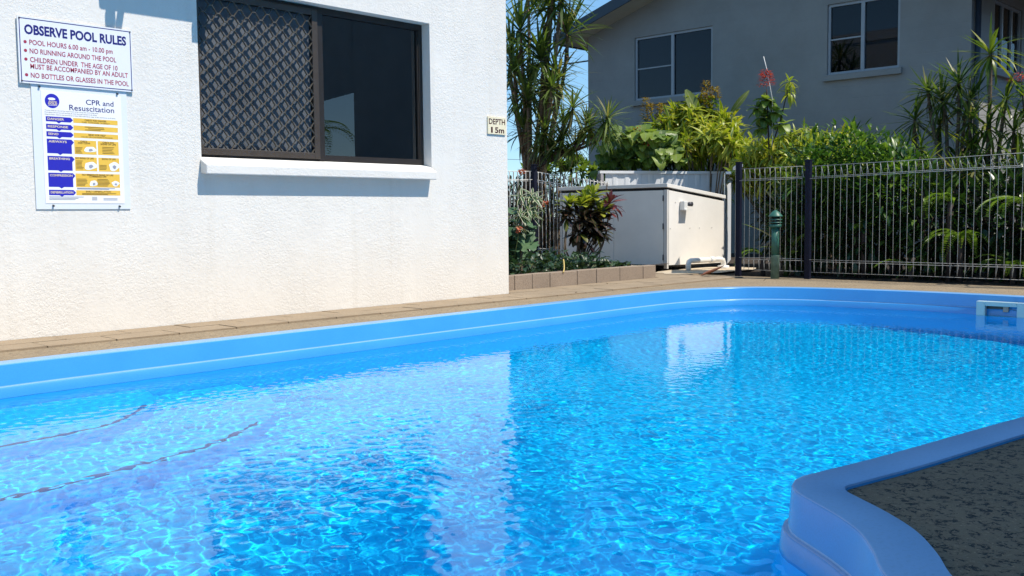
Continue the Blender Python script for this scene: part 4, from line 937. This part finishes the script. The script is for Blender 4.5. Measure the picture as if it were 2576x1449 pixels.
# ---- narrow-leaved dracaenas
def dracaena(label, base, tips, ls, L0, nleaf, r=.03, bark=None, nparts=300, fork=.45, group=None, dry=0, cat='dracaena', spread=(-.55, 1.35)):
    P = Plant('dracaena', label, cat, base, group); bark = bark or m_bark
    for i, tp in enumerate(tips):
        c = Vector(tp[:3]); L_ = tp[3] if len(tp) > 3 else L0 * ru(.85, 1.1)
        B = Vector(base) + Vector((ru(-.06, .06), ru(-.06, .06), -.05))
        ax = (c - B); ax = Vector((ax.x * .25 + ru(-.15, .15), ax.y * .25 + ru(-.15, .15), max(.35, ax.z * .6))).normalized()
        if len(tp) > 4: ax = Vector(tp[4]).normalized()
        k1 = B.lerp(c, .35) + Vector((ru(-.05, .05), ru(-.05, .05), .05)); k2 = c - ax * L_ * .55
        P.stem([B, k1, k2, c], (r, r * .55), bark, 'trunk' if i == 0 else 'stem')
        P.rosette(ls, c, ax, nleaf, L_, *spread)
        if dry: P.rosette(LS_DRY, c - ax * L_ * .25, ax, dry, L_ * .7, -1.35, -.7)
    P.finish(nparts); return P
big_tips = [(11.0, 10.12, 2.45, .74), (11.1, 9.93, 3.05, .78), (11.0, 10.25, 3.50, .8), (10.85, 9.50, 2.56, .46), (11.1, 10.3, 2.02, .66), (11.6, 10.2, 3.95, .85), (11.7, 10.7, 2.75, .8),
            (11.3, 9.85, 4.05, .8), (11.6, 11.0, 3.3, .8), (11.5, 9.75, 3.45, .78), (11.2, 9.68, 2.72, .72), (11.0, 10.38, 2.9, .7), (11.9, 10.9, 4.3, .8), (11.2, 9.62, 3.85, .66), (11.4, 10.05, 2.55, .6)]
dracaena('tall airy dracaena with fans of long narrow leaves rising behind the white wall corner', (11.3, 10.35, .05), big_tips, LS_DRAC, .7, 48, .04, m_bark, 300, dry=5, spread=(-.35, 1.35))
low_tips = [(10.75, 9.02, 2.22, .52), (10.9, 8.84, 1.95, .46), (10.95, 8.56, 2.05, .50), (10.85, 9.30, 1.80, .52), (10.8, 9.60, 1.95, .55), (10.9, 9.55, 1.66, .44), (10.85, 9.74, 1.74, .4), (10.95, 9.15, 1.72, .48, (.2, -.35, .8)), (11.0, 8.98, 2.0, .42), (11.1, 8.72, 1.92, .44), (11.0, 9.40, 2.02, .48)]
Pl = Plant('dracaena', 'low leaning dracaena with bare dark branches holding star-shaped heads against the sky gap', 'dracaena', (10.95, 9.95, .05))
Bz = Vector((10.95, 10.02, .0))
for i, tp in enumerate(low_tips):
    c = Vector(tp[:3]); ax = Vector((-.1, (c.y - 10.0) * .25, 1)).normalized() if len(tp) < 5 else Vector(tp[4]).normalized()
    k1 = Vector((10.95, 9.97, 1.32 + .05 * (i % 3))); k2 = Vector((10.93, 9.97 + (c.y - 9.97) * .5, 1.42 + (c.z - 1.42) * .28)); k3 = c - ax * .12
    Pl.stem([Bz, k1, k2, k3, c] if i < 4 or i % 2 else [k1, k2, k3, c], (.028, .014), m_bark_d, 'trunk' if i == 0 else 'branch')
    Pl.rosette(LS_DRAC, c, ax, 58, tp[3], -.8, 1.3)
Pl.finish(300)
dracaena('tallest lime-green dracaena on a single bare cane in front of the house downpipe', (12.1, 3.93, .05), [(12.0, 3.88, 2.50, .56, (-.05, .0, 1))], LS_DRACR, .5, 46, .03, spread=(-.5, 1.3))
dracaena('dark spiky dracaena clump standing left of the house downpipe', (12.0, 4.3, .05), [(12.0, 4.40, 2.02, .50), (11.9, 4.68, 1.80, .44), (12.15, 4.15, 2.0, .45), (12.0, 4.22, 2.2, .48), (12.2, 4.5, 1.75, .44), (11.9, 4.05, 1.75, .46), (11.95, 4.55, 2.12, .42)], LS_DRAC, .45, 52, .028, nparts=240, dry=6)
dracaena('fresh lime dracaena with fanned leaves right of the downpipe above the fence', (11.9, 3.8, .05), [(11.9, 3.86, 1.66, .48), (12.1, 3.62, 1.35, .44), (12.0, 3.7, 1.95, .42), (11.8, 4.0, 1.4, .44)], LS_DRACR, .45, 44, .028, dry=5)
dracaena('lime dracaena with upright leaves at the far right edge of the garden', (11.6, 3.45, .05), [(11.7, 3.52, 1.58, .46), (11.6, 3.30, 1.85, .48), (11.5, 3.0, 1.4, .46), (11.5, 3.2, 1.3, .44), (11.7, 3.35, 1.15, .42)], LS_DRACR, .45, 42, .028, dry=7)
dracaena('short olive dracaena pair rising over the fence top left of the spiky clump', (11.6, 4.75, .05), [(11.55, 4.72, 1.45, .34), (11.6, 4.48, 1.42, .36), (11.7, 4.9, 1.30, .3), (11.4, 4.3, 1.3, .34)], LS_DRACR, .34, 34, .022, dry=4)
dracaena('brown stemmed dracaena thicket with dying lower leaves behind the right end of the fence', (11.2, 3.5, .05), [(11.2, 3.75, 1.15, .4), (11.3, 3.35, 1.2, .4), (11.1, 3.1, 1.05, .36), (11.2, 2.8, 1.2, .4), (11.5, 4.05, 1.15, .38), (11.5, 2.6, 1.5, .45)], LS_DRAC, .4, 34, .026, dry=12)

# ---- whorled golden shrubs (many short canes, each ending in a rosette)
def move_back(P):                                          # these stand behind the steel fence, nearer the house
    P.root.location += Vector((1.2, .8, 0)); P.root.scale = (1.06,) * 3
def whorl_shrub(label, base, c, rad, n, ls, L0, nl, nparts=300, cat='shrub', name='golden_shrub', low=-.2, group=None, stem=None, back=False):
    P = Plant(name, label, cat, base, group)
    for i in range(n):
        a = ru(0, 6.283); el = math.asin(ru(low, 1)); k = ru(.72, 1.0)
        d = Vector((math.cos(a) * math.cos(el), math.sin(a) * math.cos(el), math.sin(el)))
        p = Vector((c[0] + rad[0] * d.x * k, c[1] + rad[1] * d.y * k, c[2] + rad[2] * d.z * k))
        ax = Vector((d.x * .5 + ru(-.2, .2), d.y * .5 + ru(-.2, .2), .9)).normalized()
        if i % 3 == 0: P.stem([Vector(base) + Vector((ru(-.1, .1), ru(-.1, .1), -.03)), Vector(base).lerp(p, .6), p], (.014, .007), stem or m_bark, 'stem', 3, 5)
        P.rosette(ls, p, ax, nl, L0 * ru(.8, 1.15), -.35, 1.25)
        P.rosette(ls, p - ax * L0 * .45, ax, nl // 2, L0 * ru(.8, 1.0), -.5, .4)
    P.finish(nparts)
    if back: move_back(P)
    return P
whorl_shrub('yellow-green leafy mass under the house window, above the steel sheet fence', (13.0, 8.4, -.1), (12.95, 8.40, 1.70), (.55, .86, .72), 95, LS_GOLD, .30, 15, back=True)
whorl_shrub('lower yellow-green shrub spilling over the right end of the steel fence', (12.3, 7.75, -.1), (12.35, 7.75, 1.62), (.45, .55, .36), 36, LS_GOLD, .27, 14, back=True)
whorl_shrub('bright lime whorled shrub in front of the grey house above the first two fence posts', (12.4, 6.40, -.05), (12.4, 6.50, 1.22), (.50, .95, .64), 100, LS_GOLD, .27, 15)
whorl_shrub('small lime whorled shrub between the fence posts and the dark bush', (12.1, 5.75, -.05), (12.1, 5.72, 1.28), (.4, .42, .50), 34, LS_GOLD, .22, 14)
# ---- leafy bushes
def bush(label, base, c, rad, n, ls, L0, nparts=200, name='leafy_bush', cat='bush', shell=.35, stems=7, up=.35, low=-1.0, group=None, stem=None):
    P = Plant(name, label, cat, base, group); B = Vector(base)
    for i in range(n):
        a = ru(0, 6.283); el = math.asin(ru(low, 1)); k = (shell + (1 - shell) * random.random() ** .6) * (1 + .13 * math.sin(a * 5 + el * 4))
        d = Vector((math.cos(a) * math.cos(el), math.sin(a) * math.cos(el), math.sin(el)))
        p = Vector((c[0] + rad[0] * d.x * k, c[1] + rad[1] * d.y * k, c[2] + rad[2] * d.z * k))
        dv = (d + Vector((ru(-.9, .9), ru(-.9, .9), ru(-.5, .7) + up))).normalized()
        P.put(ls, p, dv, UPV, L0 * ru(.65, 1.2))
    for i in range(stems):
        a = ru(0, 6.283); p = Vector((c[0] + rad[0] * .6 * math.cos(a), c[1] + rad[1] * .6 * math.sin(a), c[2] + rad[2] * ru(.1, .7)))
        P.stem([B + Vector((ru(-.1, .1), ru(-.1, .1), -.04)), B.lerp(p, .5) + Vector((ru(-.1, .1), ru(-.1, .1), 0)), p], (.014, .006), stem or m_bark_d, 'stem', 3, 5)
    P.finish(nparts); return P
bush('dark green glossy bush with fine leaves rising over the middle of the fence', (10.95, 5.0, -.05), (11.0, 4.98, 1.15), (.58, .55, .55), 1700, LS_MID, .13, 300, up=.5)
bush('dark shrub with upright leafy tips beside the lime shrub over the fence', (10.8, 5.4, -.05), (10.85, 5.4, 1.0), (.48, .36, .62), 900, LS_MID, .15, 300)
bush('medium green bush at the fence top left of the dracaena clump', (10.85, 4.45, -.05), (10.85, 4.45, .95), (.5, .40, .5), 1000, LS_MID, .14, 250)
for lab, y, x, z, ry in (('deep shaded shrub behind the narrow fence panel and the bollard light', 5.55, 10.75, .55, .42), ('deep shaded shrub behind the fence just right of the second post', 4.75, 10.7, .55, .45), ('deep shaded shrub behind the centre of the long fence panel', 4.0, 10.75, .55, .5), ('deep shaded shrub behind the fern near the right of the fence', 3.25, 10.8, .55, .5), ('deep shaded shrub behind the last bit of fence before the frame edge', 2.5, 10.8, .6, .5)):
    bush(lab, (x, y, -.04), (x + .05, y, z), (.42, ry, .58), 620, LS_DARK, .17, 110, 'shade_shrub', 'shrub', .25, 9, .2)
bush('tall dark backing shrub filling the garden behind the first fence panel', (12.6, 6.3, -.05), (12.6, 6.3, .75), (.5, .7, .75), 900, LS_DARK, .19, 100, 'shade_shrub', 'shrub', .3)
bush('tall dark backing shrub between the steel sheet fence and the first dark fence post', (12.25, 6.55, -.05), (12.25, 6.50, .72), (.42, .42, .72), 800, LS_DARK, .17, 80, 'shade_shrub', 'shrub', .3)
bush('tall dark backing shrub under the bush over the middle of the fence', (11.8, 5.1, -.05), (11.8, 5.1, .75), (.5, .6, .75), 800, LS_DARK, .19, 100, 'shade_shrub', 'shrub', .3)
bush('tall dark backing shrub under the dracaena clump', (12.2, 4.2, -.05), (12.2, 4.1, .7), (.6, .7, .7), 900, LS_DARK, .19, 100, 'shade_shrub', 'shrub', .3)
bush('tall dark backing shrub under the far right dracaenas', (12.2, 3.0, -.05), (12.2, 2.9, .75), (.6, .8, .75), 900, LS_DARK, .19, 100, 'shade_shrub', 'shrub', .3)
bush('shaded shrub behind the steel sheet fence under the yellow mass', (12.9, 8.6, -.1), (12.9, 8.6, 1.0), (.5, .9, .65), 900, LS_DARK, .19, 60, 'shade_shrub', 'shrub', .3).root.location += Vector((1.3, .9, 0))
# heart-leaved climber hanging over the steel fence
P = Plant('heart_leaf_shrub', 'heart-leaved shrub hanging over the left end of the steel sheet fence', 'shrub', (12.5, 9.2, -.1))
for i in range(430):
    a = random.random(); y = 9.75 - a * 1.25; z = 1.38 + random.random() ** 1.1 * (.62 if y > 8.9 else .5) - (.18 if y > 9.55 else 0); x = ru(12.1, 12.75)
    if z > 1.5 + .75 * math.sin(max(0.05, (9.85 - y) / 1.5) * math.pi): continue
    P.put(LS_HEART, (x, y, z), Vector((ru(-.9, -.1), ru(-.5, .3) - .25, ru(-1.0, .15))), UPV, ru(.14, .23))
for i in range(7): P.stem([(12.5, 9.2 + ru(-.2, .2), -.1), (12.45, 9.2 + ru(-.3, .3), .9), (12.4, 9.15 + ru(-.6, .5), ru(1.5, 1.95))], (.014, .006), m_green_stem, 'stem', 3, 5)
for c in ((12.2, 8.98, 1.86), (12.15, 8.74, 1.69), (12.2, 9.05, 1.72)):
    for k in range(34): P.put(LS_RED, Vector(c) + Vector((ru(-.06, .06), ru(-.10, .10), ru(-.05, .05))), Vector((ru(-1, .3), ru(-1, 1), ru(-.6, 1))), UPV, ru(.03, .06))
P.finish(300); P.root.location += Vector((.35, .25, .13))
# golden flower spikes
P = Plant('golden_spike_shrub', 'shrub with upright golden brown flower spikes in front of the house window', 'shrub', (13.2, 8.9, -.1))
for y, z, h in ((9.42, 2.56, .36), (9.30, 2.46, .3), (9.18, 2.46, .34), (9.08, 2.42, .3), (8.92, 2.36, .32), (9.0, 2.20, .3), (8.80, 2.12, .24), (8.34, 2.74, .30), (8.24, 2.56, .28), (8.44, 2.5, .3), (8.14, 2.62, .2), (8.7, 2.3, .25), (8.9, 1.9, .3)):
    x = 13.05 + ru(-.1, .1)
    P.stem([(13.15, 8.8 + (y - 8.8) * .3, -.1), (13.1, y + ru(-.05, .05), z - .8), (x, y, z)], (.012, .004), m_green_stem, 'stem', 3, 5)
    for k in range(150):
        t = random.random(); r = .085 * (1 - t * .75); a = ru(0, 6.28)
        P.put(LS_SPIKE, (x + r * math.cos(a), y + r * math.sin(a), z - h * (1 - t)), Vector((math.cos(a), math.sin(a), .9)), UPV, ru(.04, .075))
    P.rosette(LS_MID, (x, y, z - h - .02), (0, 0, 1), 9, .2, -.3, .7)
P.finish(150, 'bract'); move_back(P)
# banana-like spear leaves
P = Plant('spear_leaf_plant', 'pair of broad pale spear-shaped leaves standing above the yellow shrubs', 'plant', (12.7, 8.1, -.1))
for b0, t0 in (((12.7, 8.13, 2.05), (12.75, 8.47, 2.70)), ((12.9, 7.72, 2.2), (12.95, 7.47, 2.50))):
    P.stem([(12.75, 8.05, -.1), (12.7, b0[1] - .05, 1.3), b0], (.022, .012), m_green_stem, 'stalk', 4, 6)
    P.put(LS_SPEAR, Vector(b0), Vector(t0) - Vector(b0), Vector((-.8, -.55, .1)), (Vector(t0) - Vector(b0)).length * 1.05)
P.finish(10); move_back(P)
# tall stalk with the red flower head
P = Plant('pagoda_flower', 'tall leafy stalk topped by a red flower head against the grey house wall', 'flowering plant', (12.05, 6.62, -.05))
P.stem([(12.05, 6.62, -.05), (12.03, 6.66, 1.3), (12.0, 6.70, 2.35)], (.016, .008), m_bark_d, 'stem', 5, 6)
P.stem([(12.03, 6.65, 1.55), (12.0, 6.5, 1.9), (12.0, 6.38, 2.35)], (.010, .006), m_bark_d, 'branch', 4, 5)
P.stem([(12.0, 6.62, 1.4), (11.98, 6.60, 2.2), (11.97, 6.73, 2.78)], (.006, .006), mat('white_stake', (.6, .6, .58), .6), 'stake', 2, 5)
for c, L_, n in (((12.0, 6.70, 2.22), .27, 16), ((12.0, 6.72, 1.98), .30, 14), ((12.0, 6.55, 2.05), .28, 12), ((12.0, 6.80, 2.12), .28, 12), ((12.0, 6.45, 1.88), .26, 10), ((12.0, 6.78, 1.85), .26, 10)): P.rosette(LS_HEART, c, (-.1, -.1, 1), n, L_ * .75, -.75, .55, .75)
for c, L_ in (((12.0, 6.37, 2.42), .22), ((12.0, 6.37, 2.28), .2), ((12.0, 6.45, 1.72), .22), ((12.0, 6.75, 1.62), .22)): P.rosette(LS_GOLD, c, (0, 0, 1), 18, L_, -.9, 1.2)
for k in range(300):
    f = random.random(); a = ru(0, 6.28); r = .125 * (1 - f * .55); P.put(LS_RED, (12.0 + r * math.cos(a) * ru(.3, 1), 6.71 + r * math.sin(a) * ru(.3, 1), 2.40 + f * .20), Vector((math.cos(a), math.sin(a), ru(-.3, .8))), UPV, ru(.035, .06))
P.finish(200)
P = Plant('ixora_bush', 'leafy bush with a coral red flower head under the far right house window', 'flowering plant', (11.9, 3.2, -.05))
for k in range(90):
    a = ru(0, 6.28); r = .12 * random.random() ** .5; P.put(LS_RED, (11.9 + r * math.cos(a), 3.52 + r * math.sin(a), 2.16 + ru(-.03, .06)), Vector((math.cos(a), math.sin(a), ru(-.2, .9))), UPV, ru(.03, .06))
P.stem([(11.9, 3.3, -.05), (11.9, 3.42, 1.2), (11.9, 3.52, 2.16)], (.016, .006), m_bark_d, 'stem', 4, 6)
for k in range(240): P.put(LS_MID, (11.9 + ru(-.25, .25), 3.35 + ru(-.28, .16), 1.98 + ru(-.30, .16)), Vector((ru(-1, .5), ru(-1, 1), ru(-.4, .8))), UPV, ru(.11, .17))
P.finish(240)
# round bright bush beyond the wire fence
P = Plant('paddle_leaf_bush', 'bright green paddle-leaved bush showing above the white wire fence in the sky gap', 'bush', (13, 11.1, -.1))
for i in range(26):
    y = ru(10.35, 11.85); p = Vector((13 + ru(-.3, .3), y, 1.50 + ru(-.10, .07) + (.06 if 10.6 < y < 11.5 else -.05)))
    P.stem([(13, 11.1 + (y - 11.1) * .4, -.1), (13, y, .8), p], (.016, .009), m_green_stem, 'stem', 3, 5); P.rosette(LS_FRANG, p, (ru(-.2, .1), ru(-.2, .2), 1), 12, .24, .0, 1.3)
P.finish(300)
m_cane = mat('brown_cane', (0.11, 0.070, 0.045), 0.85, .2, .3, 25)
# brown thicket behind the white wire fence
P = Plant('dry_thicket', 'brown thicket of bare canes and dying leaves behind the white wire fence', 'thicket', (11.2, 9.9, 0))
for i in range(150):
    y = ru(9.5, 11.5); x = 11.0 + ru(-.2, .5) + (9.9 - y) * .12
    P.stem([(x, y, .0), (x + ru(-.05, .05), y + ru(-.06, .06), .6), (x + ru(-.1, .1), y + ru(-.12, .12), ru(.95, 1.35))], (ru(.010, .028), .008), random.choice((m_bark, m_cane)), 'stem', 2, 5)
for i in range(700): P.put(LS_DRY, (11.0 + ru(-.2, .9), ru(9.45, 11.4), ru(.2, 1.3)), Vector((ru(-1, 1), ru(-1, 1), ru(-1.2, .3))), UPV, ru(.2, .4))
for i in range(900): P.put(LS_DARK, (11.2 + ru(-.3, 1.0), ru(9.45, 11.5), ru(.3, 1.32)), Vector((ru(-1, 1), ru(-1, 1), ru(-.6, .8))), UPV, ru(.08, .17))
P.finish(140)
# ---- ferns and lilies inside the fence
m_frond = leaf_mat('fern_frond', [(0, (.07, .14, .024)), (.6, (.15, .25, .04)), (1, (.26, .34, .07))], .4, .45)
def frond_mesh(L_, droop, w):
    Vs, Fs, Us = [], [], []; off = 0; y = z = 0.; n = 26; a = .9
    for i in range(n):
        t = i / n; a = .85 - droop * t; y += math.cos(a) * L_ / n; z += math.sin(a) * L_ / n
        pl = w * math.sin(math.pi * (t * .93 + .07) ** .7) + .008
        for s in (-1, 1):
            q = [(0, y - .006, z), (s * pl * .6, y + .012, z - .02 * pl / w * .4), (s * pl, y + .022 + pl * .15, z - pl * .28), (s * pl * .55, y - .010, z - .02)]
            Vs += q; Us += [(0, t), (.5, t), (1, t), (.5, t)]; Fs += [(off, off + 1, off + 3), (off + 1, off + 2, off + 3)]; off += 4
    return np_mesh('frond', np.array(Vs), np.array(Fs), m_frond, True, np.array(Us))
FR = [frond_mesh(.7, d, .085) for d in (1.6, 2.1, 2.6)] + [frond_mesh(.5, 2.0, .06)]
def fern(label, c, n, sc, toward=math.pi, spread=1.6):
    r_ = thing('fern', label, 'fern', c, 'ferns leaning through the wire fence')
    for k in range(n):
        a = toward + ru(-spread, spread); o = obj_of('frond', random.choice(FR), r_, c, (ru(-.2, .2), ru(-.15, .15), a - math.pi / 2), (sc * ru(.8, 1.15),) * 3)
    MB().tube([(c[0], c[1], -.05), c], .03, 6).build('crown', m_bark_d, r_)
fern('bright arching fern leaning through the fence low on the right', (10.45, 3.62, .42), 11, .75, math.pi * 1.08)
fern('fern with combed fronds high in the dark hedge right of centre', (10.5, 3.75, .80), 6, .6, math.pi * .95, .9)
fern('small fern alone in the dark behind the centre of the fence', (10.5, 4.66, .50), 4, .42, math.pi, .9)
fern('fern clump at the far right edge of the fence', (10.4, 2.98, .75), 10, .75, math.pi * .9)
fern('low dim fern at the foot of the fence right of centre', (10.4, 4.1, .12), 7, .55, math.pi)
fern('low dim fern at the foot of the fence near the right edge', (10.4, 3.1, .15), 8, .6, math.pi)
fern('low fern reaching past the dark first post beside the waste pipe', (10.25, 5.75, .22), 5, .6, math.pi * .72, .7)
P = Plant('lily_plant', 'strap-leaved plant pushing one long pale leaf out past the first fence post', 'plant', (10.4, 5.55, -.03))
for b0, d, L_ in (((10.40, 5.55, .30), (-.30, .45, .55), .62), ((10.45, 5.50, .30), (-.2, -.5, .5), .5), ((10.45, 5.6, .2), (-.5, .1, .5), .45), ((10.5, 5.5, .2), (.2, -.3, .8), .6), ((10.45, 5.5, .2), (-.4, -.3, .25), .4)):
    P.put(LS_LILY, Vector(b0), Vector(d), UPV, L_)
P.stem([(10.42, 5.55, -.03), (10.42, 5.55, .3)], (.03, .02), m_green_stem, 'crown', 2, 6)
P.finish(20)

# ---- the planter by the white wall
P = Plant('lobed_leaf_plant', 'big matt lobed leaves crowding the white wall corner in the planter', 'plant', (7.35, 7.1, .07))
for i in range(46):
    t = random.random(); y = 7.05 + ru(-.12, .25); x = 7.12 + t * .55 + (y - 7.0) * .9; z = .22 + random.random() * (.66 - .35 * t)
    P.put(LS_BIG, (x, y, z + .08), Vector((ru(-.8, .2), ru(-1, -.1), ru(-.8, .25))), UPV, ru(.14, .22))
for i in range(8): P.stem([(7.4 + ru(-.2, .2), 7.15, .05), (7.4 + ru(-.3, .3), 7.15, .4), (7.35 + ru(-.25, .3), 7.12, ru(.5, .8))], (.012, .006), m_green_stem, 'stem', 3, 5)
P.finish(300)
P = Plant('variegated_shrub', 'white-edged whorled shrub among the lobed leaves at the wall corner', 'shrub', (7.5, 7.0, .07))
for c, L_ in (((7.42, 6.92, .90), .15), ((7.62, 6.95, .92), .17), ((7.68, 6.98, .80), .15), ((7.50, 6.90, .76), .16), ((7.36, 6.88, .72), .15), ((7.34, 6.86, .58), .13), ((7.60, 6.92, .70), .14), ((7.75, 7.0, .88), .14)):
    P.stem([(7.5, 7.0, .05), (7.5, 7.0, .4), c], (.012, .006), m_bark, 'stem', 3, 5); P.rosette(LS_VAR, c, (-.15, -.2, 1), 13, L_, -.5, 1.0)
P.finish(200)
for lab, c in (('coral flower cluster hanging on the white wire fence post in the planter', (7.78, 6.98, .80)), ('coral flower cluster a little right of the post, nearer the pump cabinet', (7.88, 7.0, .83)), ('faded pink flower cluster low against the white wall corner', (7.30, 6.84, .56)), ('red flower poking through the top of the white wire fence beside the wall', (7.45, 6.95, 1.14))):
    P = Plant('flower_head', lab, 'flower', c, 'flower heads in the planter')
    for k in range(26): P.put(LS_ORANGE, Vector(c) + Vector((ru(-.03, .03), ru(-.03, .03), ru(-.02, .03))), Vector((ru(-1, 1), ru(-1, 1), ru(-.4, 1))), UPV, ru(.025, .04))
    P.stem([Vector(c) + Vector((-.03, .05, -.3)), Vector(c)], (.005, .004), m_green_stem, 'stalk', 3, 5)
    P.finish(60, 'petal')
# croton
P = Plant('croton', 'croton shrub with dark purple and lime paddle leaves in front of the pump cabinet', 'shrub', (8.78, 7.28, .07))
Bc = Vector((8.78, 7.28, .05))
def cro(c, ls, n, L_, bend=None, lo=-.5):
    c = Vector(c); pts = [Bc + Vector((ru(-.05, .05), 0, 0)), Bc.lerp(c, .45) + (Vector(bend) if bend else Vector((ru(-.05, .05), 0, .0))), c - Vector((0, 0, .08)), c]
    P.stem(pts, (.012, .006), m_bark, 'stem', 4, 5); P.rosette(ls, c, (ru(-.15, .15), ru(-.3, -.05), 1), int(n * 1.5), L_ * 1.35, lo, 1.25, 1.15)
for c, L_ in (((8.88, 7.25, .86), .17), ((8.98, 7.24, .93), .16), ((9.10, 7.22, .74), .15), ((8.74, 7.24, .82), .14), ((8.55, 7.25, .84), .12)): cro(c, LS_CROTY, 12, L_, None, .25)
for c, L_ in (((8.86, 7.25, .74), .18), ((8.97, 7.26, .78), .17), ((8.76, 7.25, .66), .17), ((9.08, 7.24, .64), .17), ((8.90, 7.22, .60), .17), ((8.72, 7.24, .50), .15), ((9.12, 7.24, .50), .15), ((8.98, 7.22, .50), .14), ((8.84, 7.24, .40), .14)): cro(c, LS_CROT, 17, L_)
cro((8.56, 7.25, .76), LS_CROT, 16, .14, (-.16, 0, -.06)); cro((8.52, 7.25, .68), LS_CROT, 12, .13, (-.16, 0, -.08))
cro((9.27, 7.22, .84), LS_CROTR, 16, .17, (.14, 0, -.10), -.4); cro((9.24, 7.22, .76), LS_CROTR, 10, .15, (.14, 0, -.10), -.6)
for e in ((9.05, .45), (9.12, .35)): P.stem([Bc, (8.95, 7.24, .22), (e[0], 7.22, e[1])], (.010, .006), m_bark, 'stem', 4, 5)
P.finish(300)
# stalk with a small dried flower above the croton
P = Plant('dried_flower_stalk', 'thin dried flower stalk rising past the cabinet lid between the croton heads', 'plant', (9.2, 7.3, .07))
P.stem([(9.15, 7.3, .07), (9.22, 7.28, .6), (9.27, 7.26, 1.08)], (.006, .003), m_bark, 'stalk', 4, 5)
for z in (1.06, 1.02, .97): P.rosette(LS_DRY, (9.27, 7.26, z), (0, 0, 1), 6, .05, -.3, .8, 3)
P.finish(40)
# ground cover
P = Plant('ground_cover', 'dark heart-leaved ground cover filling the planter behind the block kerb', 'ground cover', (7.7, 6.9, .07))
for i in range(1500):
    x = ru(6.5, 8.95); y = 6.58 + random.random() ** 1.3 * 1.1; h = (.13 + .10 * math.sin(x * 4.0 + y) ** 2) * (1.0 if x < 8.4 else max(.2, (9.0 - x) / .6))
    P.put(LS_COVER, (x, y, .08 + h * random.random() ** .7), Vector((ru(-1, 1), ru(-1.2, .5), ru(-.2, .7))), UPV, ru(.06, .11))
P.finish(0)
for o in P.root.children: o['kind'] = 'stuff'
P.root['kind'] = 'stuff'
P = Plant('yellow_grass_blade', 'bent yellow dead blade hanging over the planter kerb', 'dead leaf', (7.62, 6.5, .14))
P.stem([(7.50, 6.43, .13), (7.56, 6.47, .16), (7.66, 6.56, .235), (7.70, 6.60, .245), (7.74, 6.64, .21)], (.008, .008), mat('straw', (.55, .42, .15), .7), 'blade', 4, 4)
P = Plant('fallen_dry_leaf', 'curled red-brown dry leaf lying on the paving near the pump cabinet', 'dead leaf', (9.55, 6.0, 0))
P.put(Leafset('leaf', leaf_mat('red_dry_leaf', [(0, (.16, .055, .03)), (1, (.2, .07, .04))], .1, .7), [leaf_geo(W_LANCE, .22, -.5, .8, 5, True)]), (9.46, 6.09, .006), Vector((.30, -.18, .02)), UPV, .33); P.finish(5)
for lab, x, y in (('tiny dry leaf scrap lying on the paving in front of the planter kerb', 8.0, 6.28), ('tiny dry leaf scrap on the paving past the right end of the planter kerb', 9.3, 6.35), ('tiny dry leaf scrap on the deck between pool lip and bollard light', 9.45, 5.25), ('tiny dry leaf scrap lying on the deck close to the corner of the white wall', 6.9, 5.75)):
    P = Plant('fallen_leaf', lab, 'dead leaf', (x, y, 0), 'leaf scraps on the paving'); P.put(LS_DRY, (x, y, .004), Vector((ru(-1, 1), ru(-1, 1), .02)), UPV, ru(.05, .09), 4); P.finish(3)
# palm seen in the window reflection
P = thing('palm_tree', 'palm tree beyond the apartment block seen reflected in the window', 'palm', (17.2, -11.5, 0))
MB().tube([(16.6, -11.5, -.1), (16.6, -11.5, 1.6), (16.5, -11.4, 2.9)], [.2, .15, .12], 10).build('trunk', m_bark, P)
PF = frond_mesh(2.2, 2.3, .42)
for k in range(13): obj_of('frond', PF, P, (16.5, -11.4, 2.85), (ru(-.2, .3), 0, k * 2 * math.pi / 13 + ru(-.2, .2)))
